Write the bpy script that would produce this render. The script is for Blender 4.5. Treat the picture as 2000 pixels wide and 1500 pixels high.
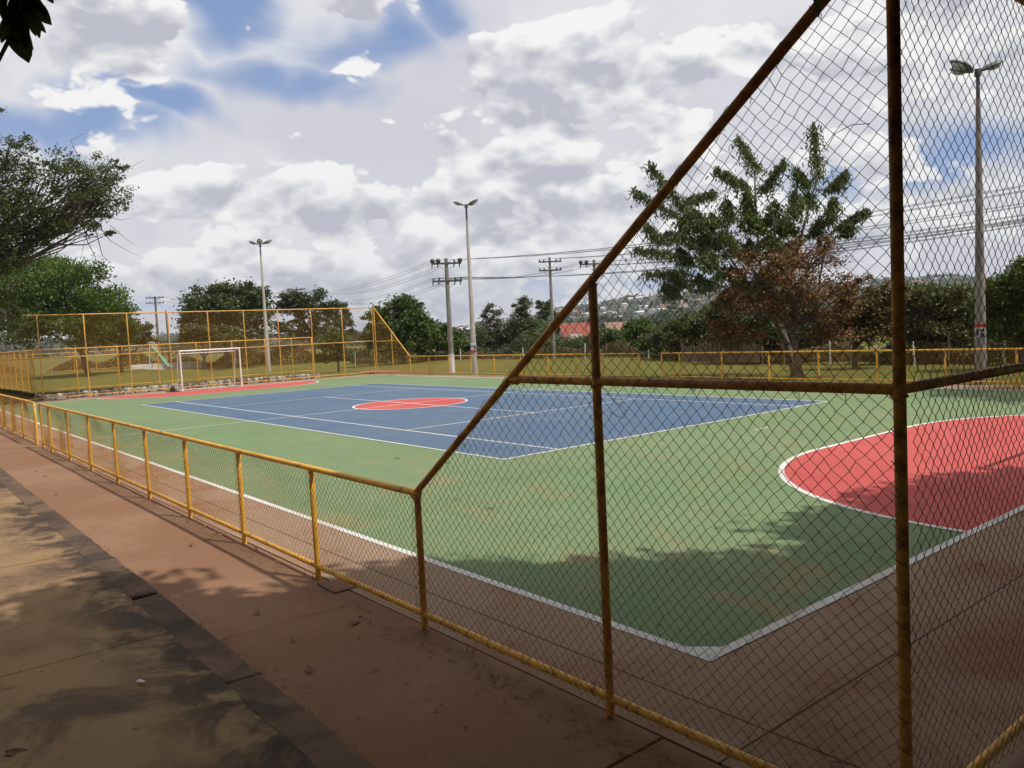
import bpy, bmesh, math, random
import numpy as np
from mathutils import Vector, Matrix

for o in list(bpy.data.objects):
    bpy.data.objects.remove(o, do_unlink=True)
S = bpy.context.scene
COL = S.collection
R = math.radians
random.seed(7)
RNG = np.random.default_rng(11)

# ------------------------------------------------------------------ camera
CAM = np.array([22.801, -14.0244, 2.25713])
YAW, PITCH, ROLL, FPX = 2.46177787, -0.0665876, -0.04961236, 1553.1
_f = np.array([math.cos(PITCH)*math.cos(YAW), math.cos(PITCH)*math.sin(YAW), math.sin(PITCH)])
_r = np.array([math.sin(YAW), -math.cos(YAW), 0.0])
_u = np.cross(_r, _f)
CR = _r*math.cos(ROLL) + _u*math.sin(ROLL)
CU = -_r*math.sin(ROLL) + _u*math.cos(ROLL)
CF = _f
cam = bpy.data.cameras.new('camera')
cam.sensor_width = 36.0
cam.lens = FPX/2000*36.0
cam.clip_start = 0.05
cam.clip_end = 12000
cam_o = bpy.data.objects.new('camera', cam)
COL.objects.link(cam_o)
M = Matrix(((CR[0], CU[0], -CF[0], CAM[0]), (CR[1], CU[1], -CF[1], CAM[1]),
            (CR[2], CU[2], -CF[2], CAM[2]), (0, 0, 0, 1)))
cam_o.matrix_world = M
S.camera = cam_o
S.render.resolution_x = 1024
S.render.resolution_y = 768
S.cycles.max_bounces = 4
S.cycles.diffuse_bounces = 2
S.cycles.glossy_bounces = 2
S.cycles.transmission_bounces = 3
S.cycles.transparent_max_bounces = 4
S.cycles.volume_bounces = 0

def ray(px, py):
    return CF + CR*(px-1000)/FPX - CU*(py-750)/FPX
def at(px, py, D):
    """the point D metres (horizontally) from the standpoint in a given direction"""
    d = ray(px, py)
    return CAM + d*D/math.hypot(d[0], d[1])
def ground_dir(px, D, z=0.0):
    p = at(px, 650, D)
    return np.array([p[0], p[1], z])
def ppm(px, D):
    d = ray(px, 650)
    return FPX/(D/math.hypot(d[0], d[1]))
def project(P):
    d = np.atleast_2d(P) - CAM
    z = d@CF
    return 1000+FPX*(d@CR)/z, 750-FPX*(d@CU)/z, z

# ------------------------------------------------------------------ sun, sky, exposure
SUN = np.array([0.60, 0.26, 1.0]); SUN /= np.linalg.norm(SUN)
sun = bpy.data.lights.new('sun', 'SUN')
sun.energy = 4.8
sun.angle = R(0.9)
sun.color = (1.0, 0.955, 0.88)
sun_o = bpy.data.objects.new('sun', sun)
COL.objects.link(sun_o)
sun_o.rotation_euler = Vector(SUN).to_track_quat('Z', 'Y').to_euler()
sun_o.location = (40, 20, 60)

S.view_settings.view_transform = 'Standard'
S.view_settings.look = 'None'
S.view_settings.exposure = -0.2
S.view_settings.gamma = 1.0
S.view_settings.use_curve_mapping = False

class NT:
    def __init__(s, tree):
        s.t = tree; s.n = tree.nodes; s.l = tree.links
    def node(s, typ, **kw):
        n = s.n.new(typ)
        for k, v in kw.items():
            setattr(n, k, v)
        return n
    def put(s, sock, v):
        if hasattr(v, 'links') or isinstance(v, bpy.types.NodeSocket):
            s.l.new(v, sock)
        else:
            sock.default_value = v
    def math(s, op, a, b=0.0, c=0.0, clamp=False):
        n = s.node('ShaderNodeMath', operation=op, use_clamp=clamp)
        for i, v in enumerate((a, b, c)):
            s.put(n.inputs[i], v)
        return n.outputs[0]
    def vmath(s, op, a, b=(0, 0, 0), out=0):
        n = s.node('ShaderNodeVectorMath', operation=op)
        s.put(n.inputs[0], a)
        if op == 'SCALE':
            s.put(n.inputs['Scale'], b)
        else:
            s.put(n.inputs[1], b)
        return n.outputs[out]
    def mix(s, fac, a, b):
        n = s.node('ShaderNodeMix', data_type='RGBA')
        s.put(n.inputs[0], fac)
        s.put(n.inputs[6], a if not isinstance(a, tuple) else tuple(a)[:3]+(1,))
        s.put(n.inputs[7], b if not isinstance(b, tuple) else tuple(b)[:3]+(1,))
        return n.outputs[2]
    def noise(s, vec, scale, detail=4, rough=0.55, dist=0.0, out=0):
        n = s.node('ShaderNodeTexNoise')
        s.put(n.inputs['Vector'], vec)
        n.inputs['Scale'].default_value = scale
        n.inputs['Detail'].default_value = detail
        n.inputs['Roughness'].default_value = rough
        n.inputs['Distortion'].default_value = dist
        return n.outputs[out]
    def ramp(s, v, lo, hi, a=0.0, b=1.0, smooth=True):
        n = s.node('ShaderNodeMapRange', interpolation_type='SMOOTHSTEP' if smooth else 'LINEAR')
        s.put(n.inputs[0], v)
        n.inputs[1].default_value = lo; n.inputs[2].default_value = hi
        n.inputs[3].default_value = a; n.inputs[4].default_value = b
        return n.outputs[0]

W = bpy.data.worlds.new('World')
S.world = W
W.use_nodes = True
W.cycles.sampling_method = 'NONE'
W.node_tree.nodes.clear()
w = NT(W.node_tree)
sky = w.node('ShaderNodeTexSky', sky_type='NISHITA')
sky.sun_disc = False
sky.sun_elevation = math.asin(SUN[2])
sky.sun_rotation = math.atan2(SUN[0], SUN[1])
sky.altitude = 1000
sky.air_density = 1.0
sky.dust_density = 0.6
sky.ozone_density = 2.0
tc = w.node('ShaderNodeTexCoord')
D0 = tc.outputs['Generated']
sep = w.node('ShaderNodeSeparateXYZ'); w.l.new(D0, sep.inputs[0])
zz = w.math('MAXIMUM', sep.outputs[2], 0.0)
den = w.math('ADD', zz, 0.10)
cmb = w.node('ShaderNodeCombineXYZ')
w.l.new(w.math('DIVIDE', sep.outputs[0], den), cmb.inputs[0])
w.l.new(w.math('DIVIDE', sep.outputs[1], den), cmb.inputs[1])
PL = cmb.outputs[0]
# noise in direction space, squashed so that clouds lie flat near the horizon
def puff(off, sc, det, seed, squash=2.3, rough=.55, dist=.0):
    v = w.vmath('MULTIPLY', w.vmath('ADD', D0, off), (1.0, 1.0, squash))
    return w.noise(w.vmath('ADD', v, seed), sc, det, rough, dist)
# cauliflower heaps: a few octaves of folded noise
def heaps(off, octs):
    v = w.vmath('MULTIPLY', w.vmath('ADD', D0, off), (1.0, 1.0, 1.7))
    tot = None
    for k_, (sc, am) in enumerate(octs):
        n = w.noise(w.vmath('ADD', v, (2.3+k_*3.1, 5.9-k_*1.7, 3.3+k_)), sc, 0, .5, 0.0)
        q = w.math('MULTIPLY', w.math('ABSOLUTE', w.math('SUBTRACT', n, .5)), am*2)
        tot = q if tot is None else w.math('ADD', tot, q)
    return tot
LIT = tuple(float(q) for q in (SUN*np.array([.6, .6, .0])+np.array([0, 0, .75]))*.030)
OC = [(7.0, 1.0), (16.0, .50), (36.0, .26), (80.0, .13)]
n_a = heaps((0, 0, 0), OC)
n_up = heaps(LIT, OC[:3])
n_b = puff((0, 0, 0), 2.3, 3, (7.7, 2.2, 5.1), 2.2)
n_c = puff((0, 0, 0), 4.0, 3, (2.7, 6.2, 1.1), 2.6)
n_v = puff((0, 0, 0), 3.2, 5, (1.3, 4.4, 9.1), 1.9, .55, .9)
# gaps of clear sky with ragged edges
wob = w.vmath('SCALE', w.vmath('SUBTRACT', w.noise(D0, 5.0, 3, 0.6, 0.0, out=1), (0.5, 0.5, 0.5)), 0.16)
Dw = w.vmath('ADD', D0, wob)
gap = None
def dirpx(x, y):
    v = ray(x, y); return tuple(float(a) for a in v/np.linalg.norm(v))
for (gx, gy, sx, sy, amp) in [(60, 245, 190, 46, .95), (265, 215, 140, 38, .92), (425, 15, 90, 50, .9), (540, 160, 150, 38, .80), (730, 100, 150, 46, .82), (860, 45, 95, 52, .88), (1630, 335, 110, 40, .8), (1860, 295, 160, 46, .95),
                              (1330, 545, 200, 24, .7), (1000, 575, 170, 20, .6), (300, 590, 150, 20, .5)]:
    c = np.array(dirpx(gx, gy))
    d = w.vmath('SUBTRACT', Dw, tuple(c))
    cc_ = w.node('ShaderNodeCombineXYZ')
    for k_, (ax_, sc_) in enumerate(((CR, FPX/sx), (CU, FPX/sy), (CF, 1.2))):
        w.l.new(w.vmath('DOT_PRODUCT', d, tuple(float(a)*sc_ for a in ax_), out=1), cc_.inputs[k_])
    e = w.ramp(w.vmath('LENGTH', cc_.outputs[0], out=1), 0.0, 1.7, amp, 0.0)
    gap = e if gap is None else w.math('MAXIMUM', gap, e)
# high veil of thin cloud
veil = w.ramp(w.math('SUBTRACT', w.math('ADD', n_v, .24), w.math('MULTIPLY', gap, .58)), 0.16, 0.66)
vcol = w.mix(w.ramp(w.math('ADD', w.math('MULTIPLY', n_b, .6), w.math('MULTIPLY', n_v, .4)), .38, .60), (10.4, 10.3, 10.5), (7.9, 7.95, 8.8))
# heaped clouds, thickest low in the sky
bias = w.math('SUBTRACT', w.ramp(sep.outputs[2], 0.02, 0.09, -.03, .055), w.ramp(sep.outputs[2], 0.13, 0.26, 0.0, .115))
cov = w.math('ADD', w.math('ADD', w.math('MULTIPLY', n_a, 0.32), w.math('MULTIPLY', n_c, 1.02)), bias)
cov = w.math('SUBTRACT', cov, w.math('MULTIPLY', gap, .17))
heap = w.ramp(cov, 0.580, 0.628)
lit = w.math('MULTIPLY_ADD', w.math('SUBTRACT', n_a, n_up), 2.3, .60)
lit = w.math('SUBTRACT', lit, w.ramp(cov, .64, .80, 0.0, .40), clamp=True)
hcol = w.mix(lit, (6.3, 6.45, 7.4), (11.8, 11.7, 11.6))
low = w.ramp(sep.outputs[2], 0.0, 0.12, 1.0, 0.0)
hcol = w.mix(w.math('MULTIPLY', low, 0.40), hcol, (5.7, 6.2, 7.4))
skyc = w.mix(w.ramp(sep.outputs[2], 0.0, 0.25, 0.75, 0.62), sky.outputs[0], (3.7, 5.4, 9.4))
fin = w.mix(heap, w.mix(veil, skyc, vcol), hcol)
bg = w.node('ShaderNodeBackground')
w.l.new(fin, bg.inputs[0]); bg.inputs[1].default_value = 0.092
wo = w.node('ShaderNodeOutputWorld'); w.l.new(bg.outputs[0], wo.inputs[0])

# ------------------------------------------------------------------ materials
MATS = {}
def material(name, fn, rough=0.7, spec=0.35):
    m = bpy.data.materials.new(name); m.use_nodes = True
    nt = NT(m.node_tree)
    b = m.node_tree.nodes['Principled BSDF']
    b.inputs['Roughness'].default_value = rough
    b.inputs['Specular IOR Level'].default_value = spec
    fn(nt, b)
    MATS[name] = m
    return m
def objco(nt):
    return nt.node('ShaderNodeTexCoord').outputs['Object']
def bump(nt, b, h, strength=0.3, dist=0.01):
    n = nt.node('ShaderNodeBump')
    n.inputs['Strength'].default_value = strength
    n.inputs['Distance'].default_value = dist
    nt.put(n.inputs['Height'], h)
    nt.l.new(n.outputs[0], b.inputs['Normal'])
def two(c1, c2, scale, lo=0.4, hi=0.6, fine=None, bs=0.0, bscale=60):
    def fn(nt, b):
        co = objco(nt)
        c = nt.mix(nt.ramp(nt.noise(co, scale, 6, 0.6), lo, hi), c1, c2)
        if fine:
            c = nt.mix(nt.math('MULTIPLY', nt.ramp(nt.noise(co, fine[0], 3, 0.6), fine[1], fine[2]), fine[3]), c, fine[4])
        nt.l.new(c, b.inputs['Base Color'])
        if bs:
            bump(nt, b, nt.noise(co, bscale, 5, 0.6), bs)
    return fn
def courtpaint(col, col2, dustcol=(0.27, 0.165, 0.085), dust=0.55, lo=.58, hi=.78, wear=.5, chips=None):
    def fn(nt, b):
        co = nt.node('ShaderNodeNewGeometry').outputs['Position']
        sx = nt.node('ShaderNodeSeparateXYZ'); nt.l.new(co, sx.inputs[0])
        c = nt.mix(nt.ramp(nt.noise(co, 0.22, 5, 0.6), .35, .68), col, col2)
        # roller bands and sun-faded patches
        c = nt.mix(nt.math('MULTIPLY', nt.ramp(nt.noise(nt.vmath('MULTIPLY', co, (.25, 2.2, 1)), 1.0, 4, .6), .45, .65), .22), c, tuple(q*.80 for q in col))
        c = nt.mix(nt.math('MULTIPLY', nt.ramp(nt.noise(co, .8, 7, .65, .8), .52, .70), .22), c, tuple(min(1, q*1.35+.03) for q in col))
        # red dust blown in, more towards the near corner and the sidelines
        near = nt.ramp(sx.outputs[0], 2.0, 15.0, .25, 1.0)
        side = nt.ramp(sx.outputs[1], -9.5, -4.0, 1.0, .45)
        dm = nt.math('MULTIPLY', nt.ramp(nt.noise(nt.vmath('MULTIPLY', co, (1, 1.6, 1)), 0.6, 7, 0.62, .5), lo-.06, hi-.03), nt.math('MULTIPLY', near, side))
        c = nt.mix(nt.math('MULTIPLY', dm, dust), c, dustcol)
        sp = nt.ramp(nt.noise(co, 38, 3, 0.7), .60, .78)
        c = nt.mix(nt.math('MULTIPLY', sp, 0.30), c, dustcol)
        # dried puddle rims and shoe scuffs
        pn = nt.noise(co, .42, 3, .5, .3)
        rim = nt.ramp(nt.math('ABSOLUTE', nt.math('SUBTRACT', pn, .56)), .0, .010, 1.0, 0.0)
        c = nt.mix(nt.math('MULTIPLY', rim, .22*wear*2), c, tuple(q*.62 for q in col))
        sc = nt.noise(nt.vmath('MULTIPLY', co, (2.4, 9.0, 1)), 1.3, 6, .7, 1.2)
        c = nt.mix(nt.math('MULTIPLY', nt.ramp(sc, .66, .76), .35), c, (.07, .065, .055))
        if chips:
            c = nt.mix(nt.math('MULTIPLY', nt.ramp(nt.noise(co, 22, 6, .72), .57, .66), .75), c, chips)
        nt.l.new(c, b.inputs['Base Color'])
        b.inputs['Roughness'].default_value = .8
        b.inputs['Specular IOR Level'].default_value = .16
        bump(nt, b, nt.noise(co, 90, 4, .6), .15, .004)
    return fn
material('green_paint', courtpaint((.142, .206, .098), (.165, .218, .112), (.31, .20, .10), .60, .55, .75))
material('blue_paint', courtpaint((.076, .126, .195), (.100, .142, .200), (.22, .16, .13), .5))
material('red_paint', courtpaint((.43, .078, .070), (.47, .096, .084), (.40, .18, .12), .35))
material('line_paint', courtpaint((.60, .58, .54), (.68, .66, .62), (.42, .32, .25), .6, .5, .75, .3, (.24, .23, .16)), .6)

def concrete(base, dust, dark, jx=None, jy=None, dlo=.42, dhi=.66, klo=.56, khi=.74, kamt=.7, moss=None):
    def fn(nt, b):
        co = nt.node('ShaderNodeNewGeometry').outputs['Position']
        c = nt.mix(nt.ramp(nt.noise(co, .55, 7, .62, .4), dlo, dhi), base, dust)
        c = nt.mix(nt.math('MULTIPLY', nt.ramp(nt.noise(co, 1.1, 8, .66, .8), klo, khi), kamt), c, dark)
        c = nt.mix(nt.math('MULTIPLY', nt.ramp(nt.noise(co, 30, 5, .7), .5, .75), .35), c, dark)
        c = nt.mix(nt.math('MULTIPLY', nt.ramp(nt.noise(co, 75, 3, .7), .62, .72), .4), c, base)
        # hairline cracks and saw cuts
        sx = nt.node('ShaderNodeSeparateXYZ'); nt.l.new(co, sx.inputs[0])
        for (sock, lst) in ((sx.outputs[0], jx or []), (sx.outputs[1], jy or [])):
            for pos in lst:
                dd = nt.math('ABSOLUTE', nt.math('SUBTRACT', sock, pos))
                c = nt.mix(nt.ramp(dd, .004, .010, .85, 0.0), c, (.02, .016, .013))
        if moss:
            edge = nt.ramp(sx.outputs[1], moss[0], moss[1])
            mm = nt.math('MULTIPLY', edge, nt.ramp(nt.noise(co, 2.2, 7, .68, .6), .40, .56))
            c = nt.mix(nt.math('MULTIPLY', mm, .88), c, (.045, .034, .028))
        nt.l.new(c, b.inputs['Base Color'])
        b.inputs['Roughness'].default_value = .95
        b.inputs['Specular IOR Level'].default_value = .12
        h = nt.math('ADD', nt.noise(co, 55, 6, .7), nt.math('MULTIPLY', nt.noise(co, 6, 5, .6), 1.5))
        bump(nt, b, h, .35, .006)
    return fn
material('margin_concrete', concrete((.30, .205, .140), (.25, .125, .075), (.13, .085, .06), jx=[20.35], jy=[-10.35], klo=.6, khi=.85))
material('path_concrete', concrete((.212, .114, .066), (.255, .150, .092), (.120, .064, .042), klo=.56, khi=.9, kamt=.6))
material('platform_concrete', concrete((.270, .175, .092), (.195, .118, .068), (.070, .050, .040), klo=.48, khi=.66, kamt=.75, moss=(-13.15, -12.45)))
material('kerb_concrete', concrete((.150, .098, .064), (.095, .064, .046), (.042, .032, .027), klo=.44, khi=.62))
material('soil', concrete((.16, .085, .05), (.2, .11, .065), (.09, .055, .04)))

def paintrust(y, rustc, lo, hi, sc=9):
    def fn(nt, b):
        co = objco(nt)
        c = nt.mix(nt.ramp(nt.noise(co, 3, 5, .6), .35, .7), y, tuple(a*.82 for a in y))
        m = nt.ramp(nt.noise(co, sc, 7, .68), lo, hi)
        c = nt.mix(m, c, rustc)
        nt.l.new(c, b.inputs['Base Color'])
        b.inputs['Roughness'].default_value = .55
        bump(nt, b, nt.noise(co, 45, 5, .65), .25, .004)
    return fn
material('yellow_pipe', paintrust((.76, .40, .055), (.19, .065, .022), .52, .72))
material('pale_yellow_pipe', paintrust((.66, .37, .085), (.30, .13, .045), .56, .76))
material('rusty_pipe', paintrust((.74, .36, .060), (.27, .100, .040), .40, .68))
material('wire_paint', paintrust((.56, .29, .05), (.14, .06, .022), .50, .70, 14), .5)
material('wire_shaded', paintrust((.38, .24, .085), (.14, .075, .035), .42, .66, 14), .5)  # same rusty yellow wire, with the near panels' shade put into the colour
material('goal_white', two((.72, .69, .66), (.60, .55, .50), 2.0, .45, .7, (14, .60, .72, .8, (.30, .15, .08))), .45)
material('pole_concrete', two((.46, .42, .38), (.36, .32, .28), 1.4, .35, .7, (9, .5, .75, .4, (.22, .18, .15)), .2, 30), .85)
material('pole_grey', two((.24, .215, .195), (.17, .15, .135), 1.4, .35, .7, None, .2, 30), .9)
material('white_wash', two((.66, .64, .60), (.50, .46, .41), 1.6, .4, .7, (7, .5, .7, .6, (.25, .2, .16)), .3, 20), .85)
material('timber_grey', two((.17, .12, .09), (.10, .075, .06), 3.0, .35, .7), .9)
material('dark_steel', two((.055, .055, .065), (.10, .10, .10), 4.0), .5)
material('lamp_shell', two((.16, .165, .17), (.11, .115, .12), 3.0), .4)
material('lamp_glass', two((.50, .52, .50), (.42, .44, .42), 3.0), .2, .5)
material('ceramic', two((.05, .045, .05), (.10, .09, .09), 6.0), .35)
material('cable', two((.035, .035, .04), (.05, .05, .05), 6.0), .6)
def stone_fn(nt, b):
    co = nt.node('ShaderNodeNewGeometry').outputs['Position']
    c = nt.mix(nt.ramp(nt.noise(co, 2.2, 7, .68, .5), .42, .60), (.50, .47, .43), (.12, .095, .08))
    c = nt.mix(nt.math('MULTIPLY', nt.ramp(nt.noise(co, 14, 4, .6), .5, .7), .5), c, (.22, .18, .15))
    nt.l.new(c, b.inputs['Base Color']); bump(nt, b, nt.noise(co, 12, 6, .7), .7, .03)
material('stone_wall', stone_fn, .95, .1)
material('stone_wall_old', two((.60, .56, .52), (.13, .10, .085), 1.9, .47, .60, (12, .5, .7, .5, (.22, .18, .15)), .6, 14), .92)
material('bark', two((.085, .062, .048), (.15, .115, .09), 5.0, .35, .65, None, .6, 24), .95)
material('bark_pale', two((.20, .16, .13), (.12, .09, .07), 4.0, .35, .65, None, .6, 24), .95)
material('slide_green', two((.14, .32, .20), (.25, .42, .30), 3.0), .4)
material('brick_orange', two((.36, .13, .06), (.26, .10, .055), 2.0, .4, .65), .9)
material('roof_tile', two((.27, .07, .045), (.20, .06, .04), 1.4, .4, .65, None, .5, 9), .85)
material('roof_tan', two((.27, .165, .115), (.20, .125, .09), 1.0, .4, .65, None, .5, 9), .85)
material('wall_white', two((.66, .64, .62), (.55, .52, .50), 1.0), .8)
material('wall_tan', two((.42, .33, .26), (.34, .26, .2), 1.0), .8)
material('metal_roof', two((.62, .62, .64), (.5, .5, .52), .8), .4)
material('window_dark', two((.03, .035, .04), (.05, .05, .055), 2.0), .15, .6)
material('sign_red', two((.45, .04, .05), (.38, .04, .05), 5.0), .5)
material('sign_white', two((.60, .58, .58), (.5, .48, .48), 5.0), .5)
material('sign_ink', two((.03, .03, .05), (.06, .05, .07), 5.0), .6)
material('sign_blue', two((.05, .08, .28), (.08, .10, .25), 5.0), .6)
material('skin', two((.30, .17, .11), (.26, .14, .09), 9.0), .6)
material('shirt_blue', two((.42, .52, .60), (.34, .44, .52), 9.0), .8)
material('trousers_dark', two((.06, .06, .08), (.04, .04, .06), 9.0), .9)
material('hair_black', two((.02, .015, .012), (.03, .02, .02), 30.0), .7)
material('paper', two((.6, .58, .54), (.5, .47, .42), 9.0), .8)
material('straw', two((.34, .22, .12), (.22, .13, .07), 9.0), .9)
material('dry_leaf', two((.22, .09, .05), (.10, .05, .03), 22.0), .8)
material('rubber_black', two((.02, .02, .02), (.03, .03, .03), 9.0), .7)
material('net_grey', two((.40, .38, .36), (.33, .31, .30), 9.0), .8)

def grass_fn(nt, b):
    co = objco(nt)
    c = nt.mix(nt.ramp(nt.noise(co, .10, 6, .6), .35, .65), (.125, .135, .026), (.172, .146, .040))
    c = nt.mix(nt.math('MULTIPLY', nt.ramp(nt.noise(co, .45, 7, .65), .55, .72), .7), c, (.215, .150, .060))
    c = nt.mix(nt.math('MULTIPLY', nt.ramp(nt.noise(co, 3.5, 6, .7), .45, .7), .55), c, (.055, .070, .014))
    c = nt.mix(nt.math('MULTIPLY', nt.ramp(nt.noise(co, .16, 3, .5), .66, .74), .8), c, (.26, .135, .075))
    nt.l.new(c, b.inputs['Base Color'])
    b.inputs['Roughness'].default_value = .95
    b.inputs['Specular IOR Level'].default_value = .1
    bump(nt, b, nt.noise(co, 9, 7, .75), .9, .12)
material('grass_ground', grass_fn)
def hill_fn(nt, b):
    co = objco(nt)
    c = nt.mix(nt.ramp(nt.noise(co, .012, 8, .66), .4, .6), (.035, .050, .030), (.075, .085, .045))
    c = nt.mix(nt.math('MULTIPLY', nt.ramp(nt.noise(co, .02, 6, .7), .58, .7), .6), c, (.17, .12, .08))
    c = nt.mix(nt.math('MULTIPLY', nt.ramp(nt.noise(co, .09, 4, .7), .5, .66), .6), c, (.022, .032, .022))
    nt.l.new(c, b.inputs['Base Color'])
    b.inputs['Roughness'].default_value = 1.0
    b.inputs['Specular IOR Level'].default_value = 0.0
material('hill_cover', hill_fn)

def leafmat(name, cols, trans=.35, rough=.5, patch=.5):
    def fn(nt, b):
        g = nt.node('ShaderNodeNewGeometry')
        r = g.outputs['Random Per Island']
        co = objco(nt)
        n = nt.noise(co, patch, 3, .5)
        t = nt.math('ADD', nt.math('MULTIPLY', r, .55), nt.math('MULTIPLY', nt.ramp(n, .3, .7), .45))
        cr = nt.node('ShaderNodeValToRGB')
        el = cr.color_ramp.elements
        while len(el) < len(cols): el.new(.5)
        for i, c in enumerate(cols):
            el[i].position = i/(len(cols)-1); el[i].color = tuple(c)+(1,)
        nt.l.new(t, cr.inputs[0])
        nt.l.new(cr.outputs[0], b.inputs['Base Color'])
        b.inputs['Roughness'].default_value = rough
        b.inputs['Specular IOR Level'].default_value = .3
        tr = nt.node('ShaderNodeBsdfTranslucent')
        nt.l.new(nt.mix(.5, cr.outputs[0], (.16, .20, .02)), tr.inputs[0])
        mx = nt.node('ShaderNodeMixShader'); mx.inputs[0].default_value = trans
        out = [n for n in nt.n if n.type == 'OUTPUT_MATERIAL'][0]
        nt.l.new(b.outputs[0], mx.inputs[1]); nt.l.new(tr.outputs[0], mx.inputs[2])
        nt.l.new(mx.outputs[0], out.inputs[0])
    return material(name, fn)
leafmat('leaf_dark', [(.026, .042, .017), (.054, .080, .028), (.100, .128, .046)], .22)
leafmat('leaf_sparse', [(.030, .042, .020), (.060, .076, .030), (.105, .125, .050)], .35)
leafmat('leaf_mid', [(.030, .056, .014), (.060, .102, .022), (.115, .165, .040)], .3)
leafmat('leaf_bright', [(.028, .060, .011), (.066, .118, .018), (.135, .200, .036)], .35)
leafmat('leaf_olive', [(.055, .062, .026), (.098, .105, .042), (.165, .160, .068)], .3)
leafmat('leaf_feather', [(.042, .054, .026), (.080, .102, .044), (.140, .165, .070), (.19, .24, .085)], .3)
leafmat('leaf_grey', [(.060, .075, .038), (.095, .115, .058), (.14, .155, .085)], .3)
leafmat('leaf_rust', [(.085, .032, .024), (.155, .056, .034), (.25, .105, .050), (.33, .20, .085)], .3, patch=.8)
leafmat('leaf_rust_green', [(.050, .055, .024), (.105, .060, .032), (.19, .10, .045), (.11, .12, .042)], .3, patch=.8)
leafmat('leaf_blue', [(.030, .042, .030), (.045, .060, .040), (.062, .078, .050)], .15, patch=.05)

# ------------------------------------------------------------------ object helpers
def tag(o, label=None, cat=None, group=None, kind=None):
    if label: o['label'] = label
    if cat: o['category'] = cat
    if group: o['group'] = group
    if kind: o['kind'] = kind
    return o
def empty(name, loc=(0, 0, 0), label=None, cat=None, group=None):
    o = bpy.data.objects.new(name, None); COL.objects.link(o)
    o.location = tuple(float(a) for a in loc); o.empty_display_size = .2
    tag(o, label, cat, group)
    return o
def wloc(o):
    v = Vector(o.location)
    while o.parent:
        o = o.parent; v += o.location
    return v
def link(name, me, mat, parent=None, loc=None):
    """loc None: the mesh is in world coordinates"""
    o = bpy.data.objects.new(name, me); COL.objects.link(o)
    if mat and len(me.materials) == 0:
        me.materials.append(MATS[mat])
    L = Vector(loc) if loc is not None else Vector((0, 0, 0))
    if parent is not None:
        o.parent = parent
        o.location = L - wloc(parent)
    else:
        o.location = L
    return o
def npmesh(name, V, Fq, smooth=False):
    """V (n,3), Fq (m,k) all faces with k corners"""
    V = np.asarray(V, np.float32).reshape(-1, 3); Fq = np.asarray(Fq, np.int32)
    me = bpy.data.meshes.new(name)
    k = Fq.shape[1]; m = Fq.shape[0]
    me.vertices.add(len(V)); me.vertices.foreach_set('co', V.ravel())
    me.loops.add(m*k); me.loops.foreach_set('vertex_index', Fq.ravel())
    me.polygons.add(m)
    me.polygons.foreach_set('loop_start', np.arange(0, m*k, k, dtype=np.int32))
    me.polygons.foreach_set('loop_total', np.full(m, k, np.int32))
    if smooth: me.polygons.foreach_set('use_smooth', np.ones(m, bool))
    me.update(calc_edges=True)
    return me
class MB:
    def __init__(s): s.v = []; s.f = []; s.sm = []
    def add(s, vs, fs, smooth=False):
        o = len(s.v); s.v += [tuple(float(a) for a in p) for p in vs]
        for f in fs:
            s.f.append(tuple(o+i for i in f)); s.sm.append(smooth)
        return s
    def box(s, c, size, rz=0.0, rx=0.0, ry=0.0):
        m = Matrix.Rotation(rz, 3, 'Z') @ Matrix.Rotation(ry, 3, 'Y') @ Matrix.Rotation(rx, 3, 'X')
        vs = []
        for dx in (-.5, .5):
            for dy in (-.5, .5):
                for dz in (-.5, .5):
                    vs.append(Vector(c) + m @ Vector((dx*size[0], dy*size[1], dz*size[2])))
        return s.add(vs, [(0, 1, 3, 2), (4, 6, 7, 5), (0, 4, 5, 1), (2, 3, 7, 6), (0, 2, 6, 4), (1, 5, 7, 3)])
    def tube(s, pts, rad, n=10, cap=True, smooth=True):
        pts = [Vector(p) for p in pts]
        if not hasattr(rad, '__len__'): rad = [rad]*len(pts)
        rings = []
        prev = None
        for i, p in enumerate(pts):
            d = (pts[min(i+1, len(pts)-1)] - pts[max(i-1, 0)]).normalized()
            if prev is None:
                a = Vector((0, 0, 1)) if abs(d.z) < .9 else Vector((1, 0, 0))
                x = d.cross(a).normalized()
            else:
                x = (prev - d*prev.dot(d)).normalized()
            prev = x
            y = d.cross(x)
            rings.append([p + (x*math.cos(2*math.pi*k/n) + y*math.sin(2*math.pi*k/n))*rad[i] for k in range(n)])
        vs = [q for r_ in rings for q in r_]
        fs = []
        for i in range(len(pts)-1):
            for k in range(n):
                fs.append((i*n+k, i*n+(k+1) % n, (i+1)*n+(k+1) % n, (i+1)*n+k))
        s.add(vs, fs, smooth)
        if cap:
            s.add(rings[0], [tuple(range(n))[::-1]]); s.add(rings[-1], [tuple(range(n))])
        return s
    def poly(s, pts):
        return s.add(pts, [tuple(range(len(pts)))])
    def mesh(s, name):
        me = bpy.data.meshes.new(name)
        me.from_pydata(s.v, [], s.f); me.update()
        me.polygons.foreach_set('use_smooth', s.sm)
        return me
    def build(s, name, mat, parent=None, loc=None):
        return link(name, s.mesh(name), mat, parent, loc)
def struct(o):
    o['kind'] = 'structure'; return o
def bevel(o, wdt=.01, seg=1):
    m = o.modifiers.new('bevel', 'BEVEL'); m.width = wdt; m.segments = seg; m.limit_method = 'ANGLE'
    return o

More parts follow.
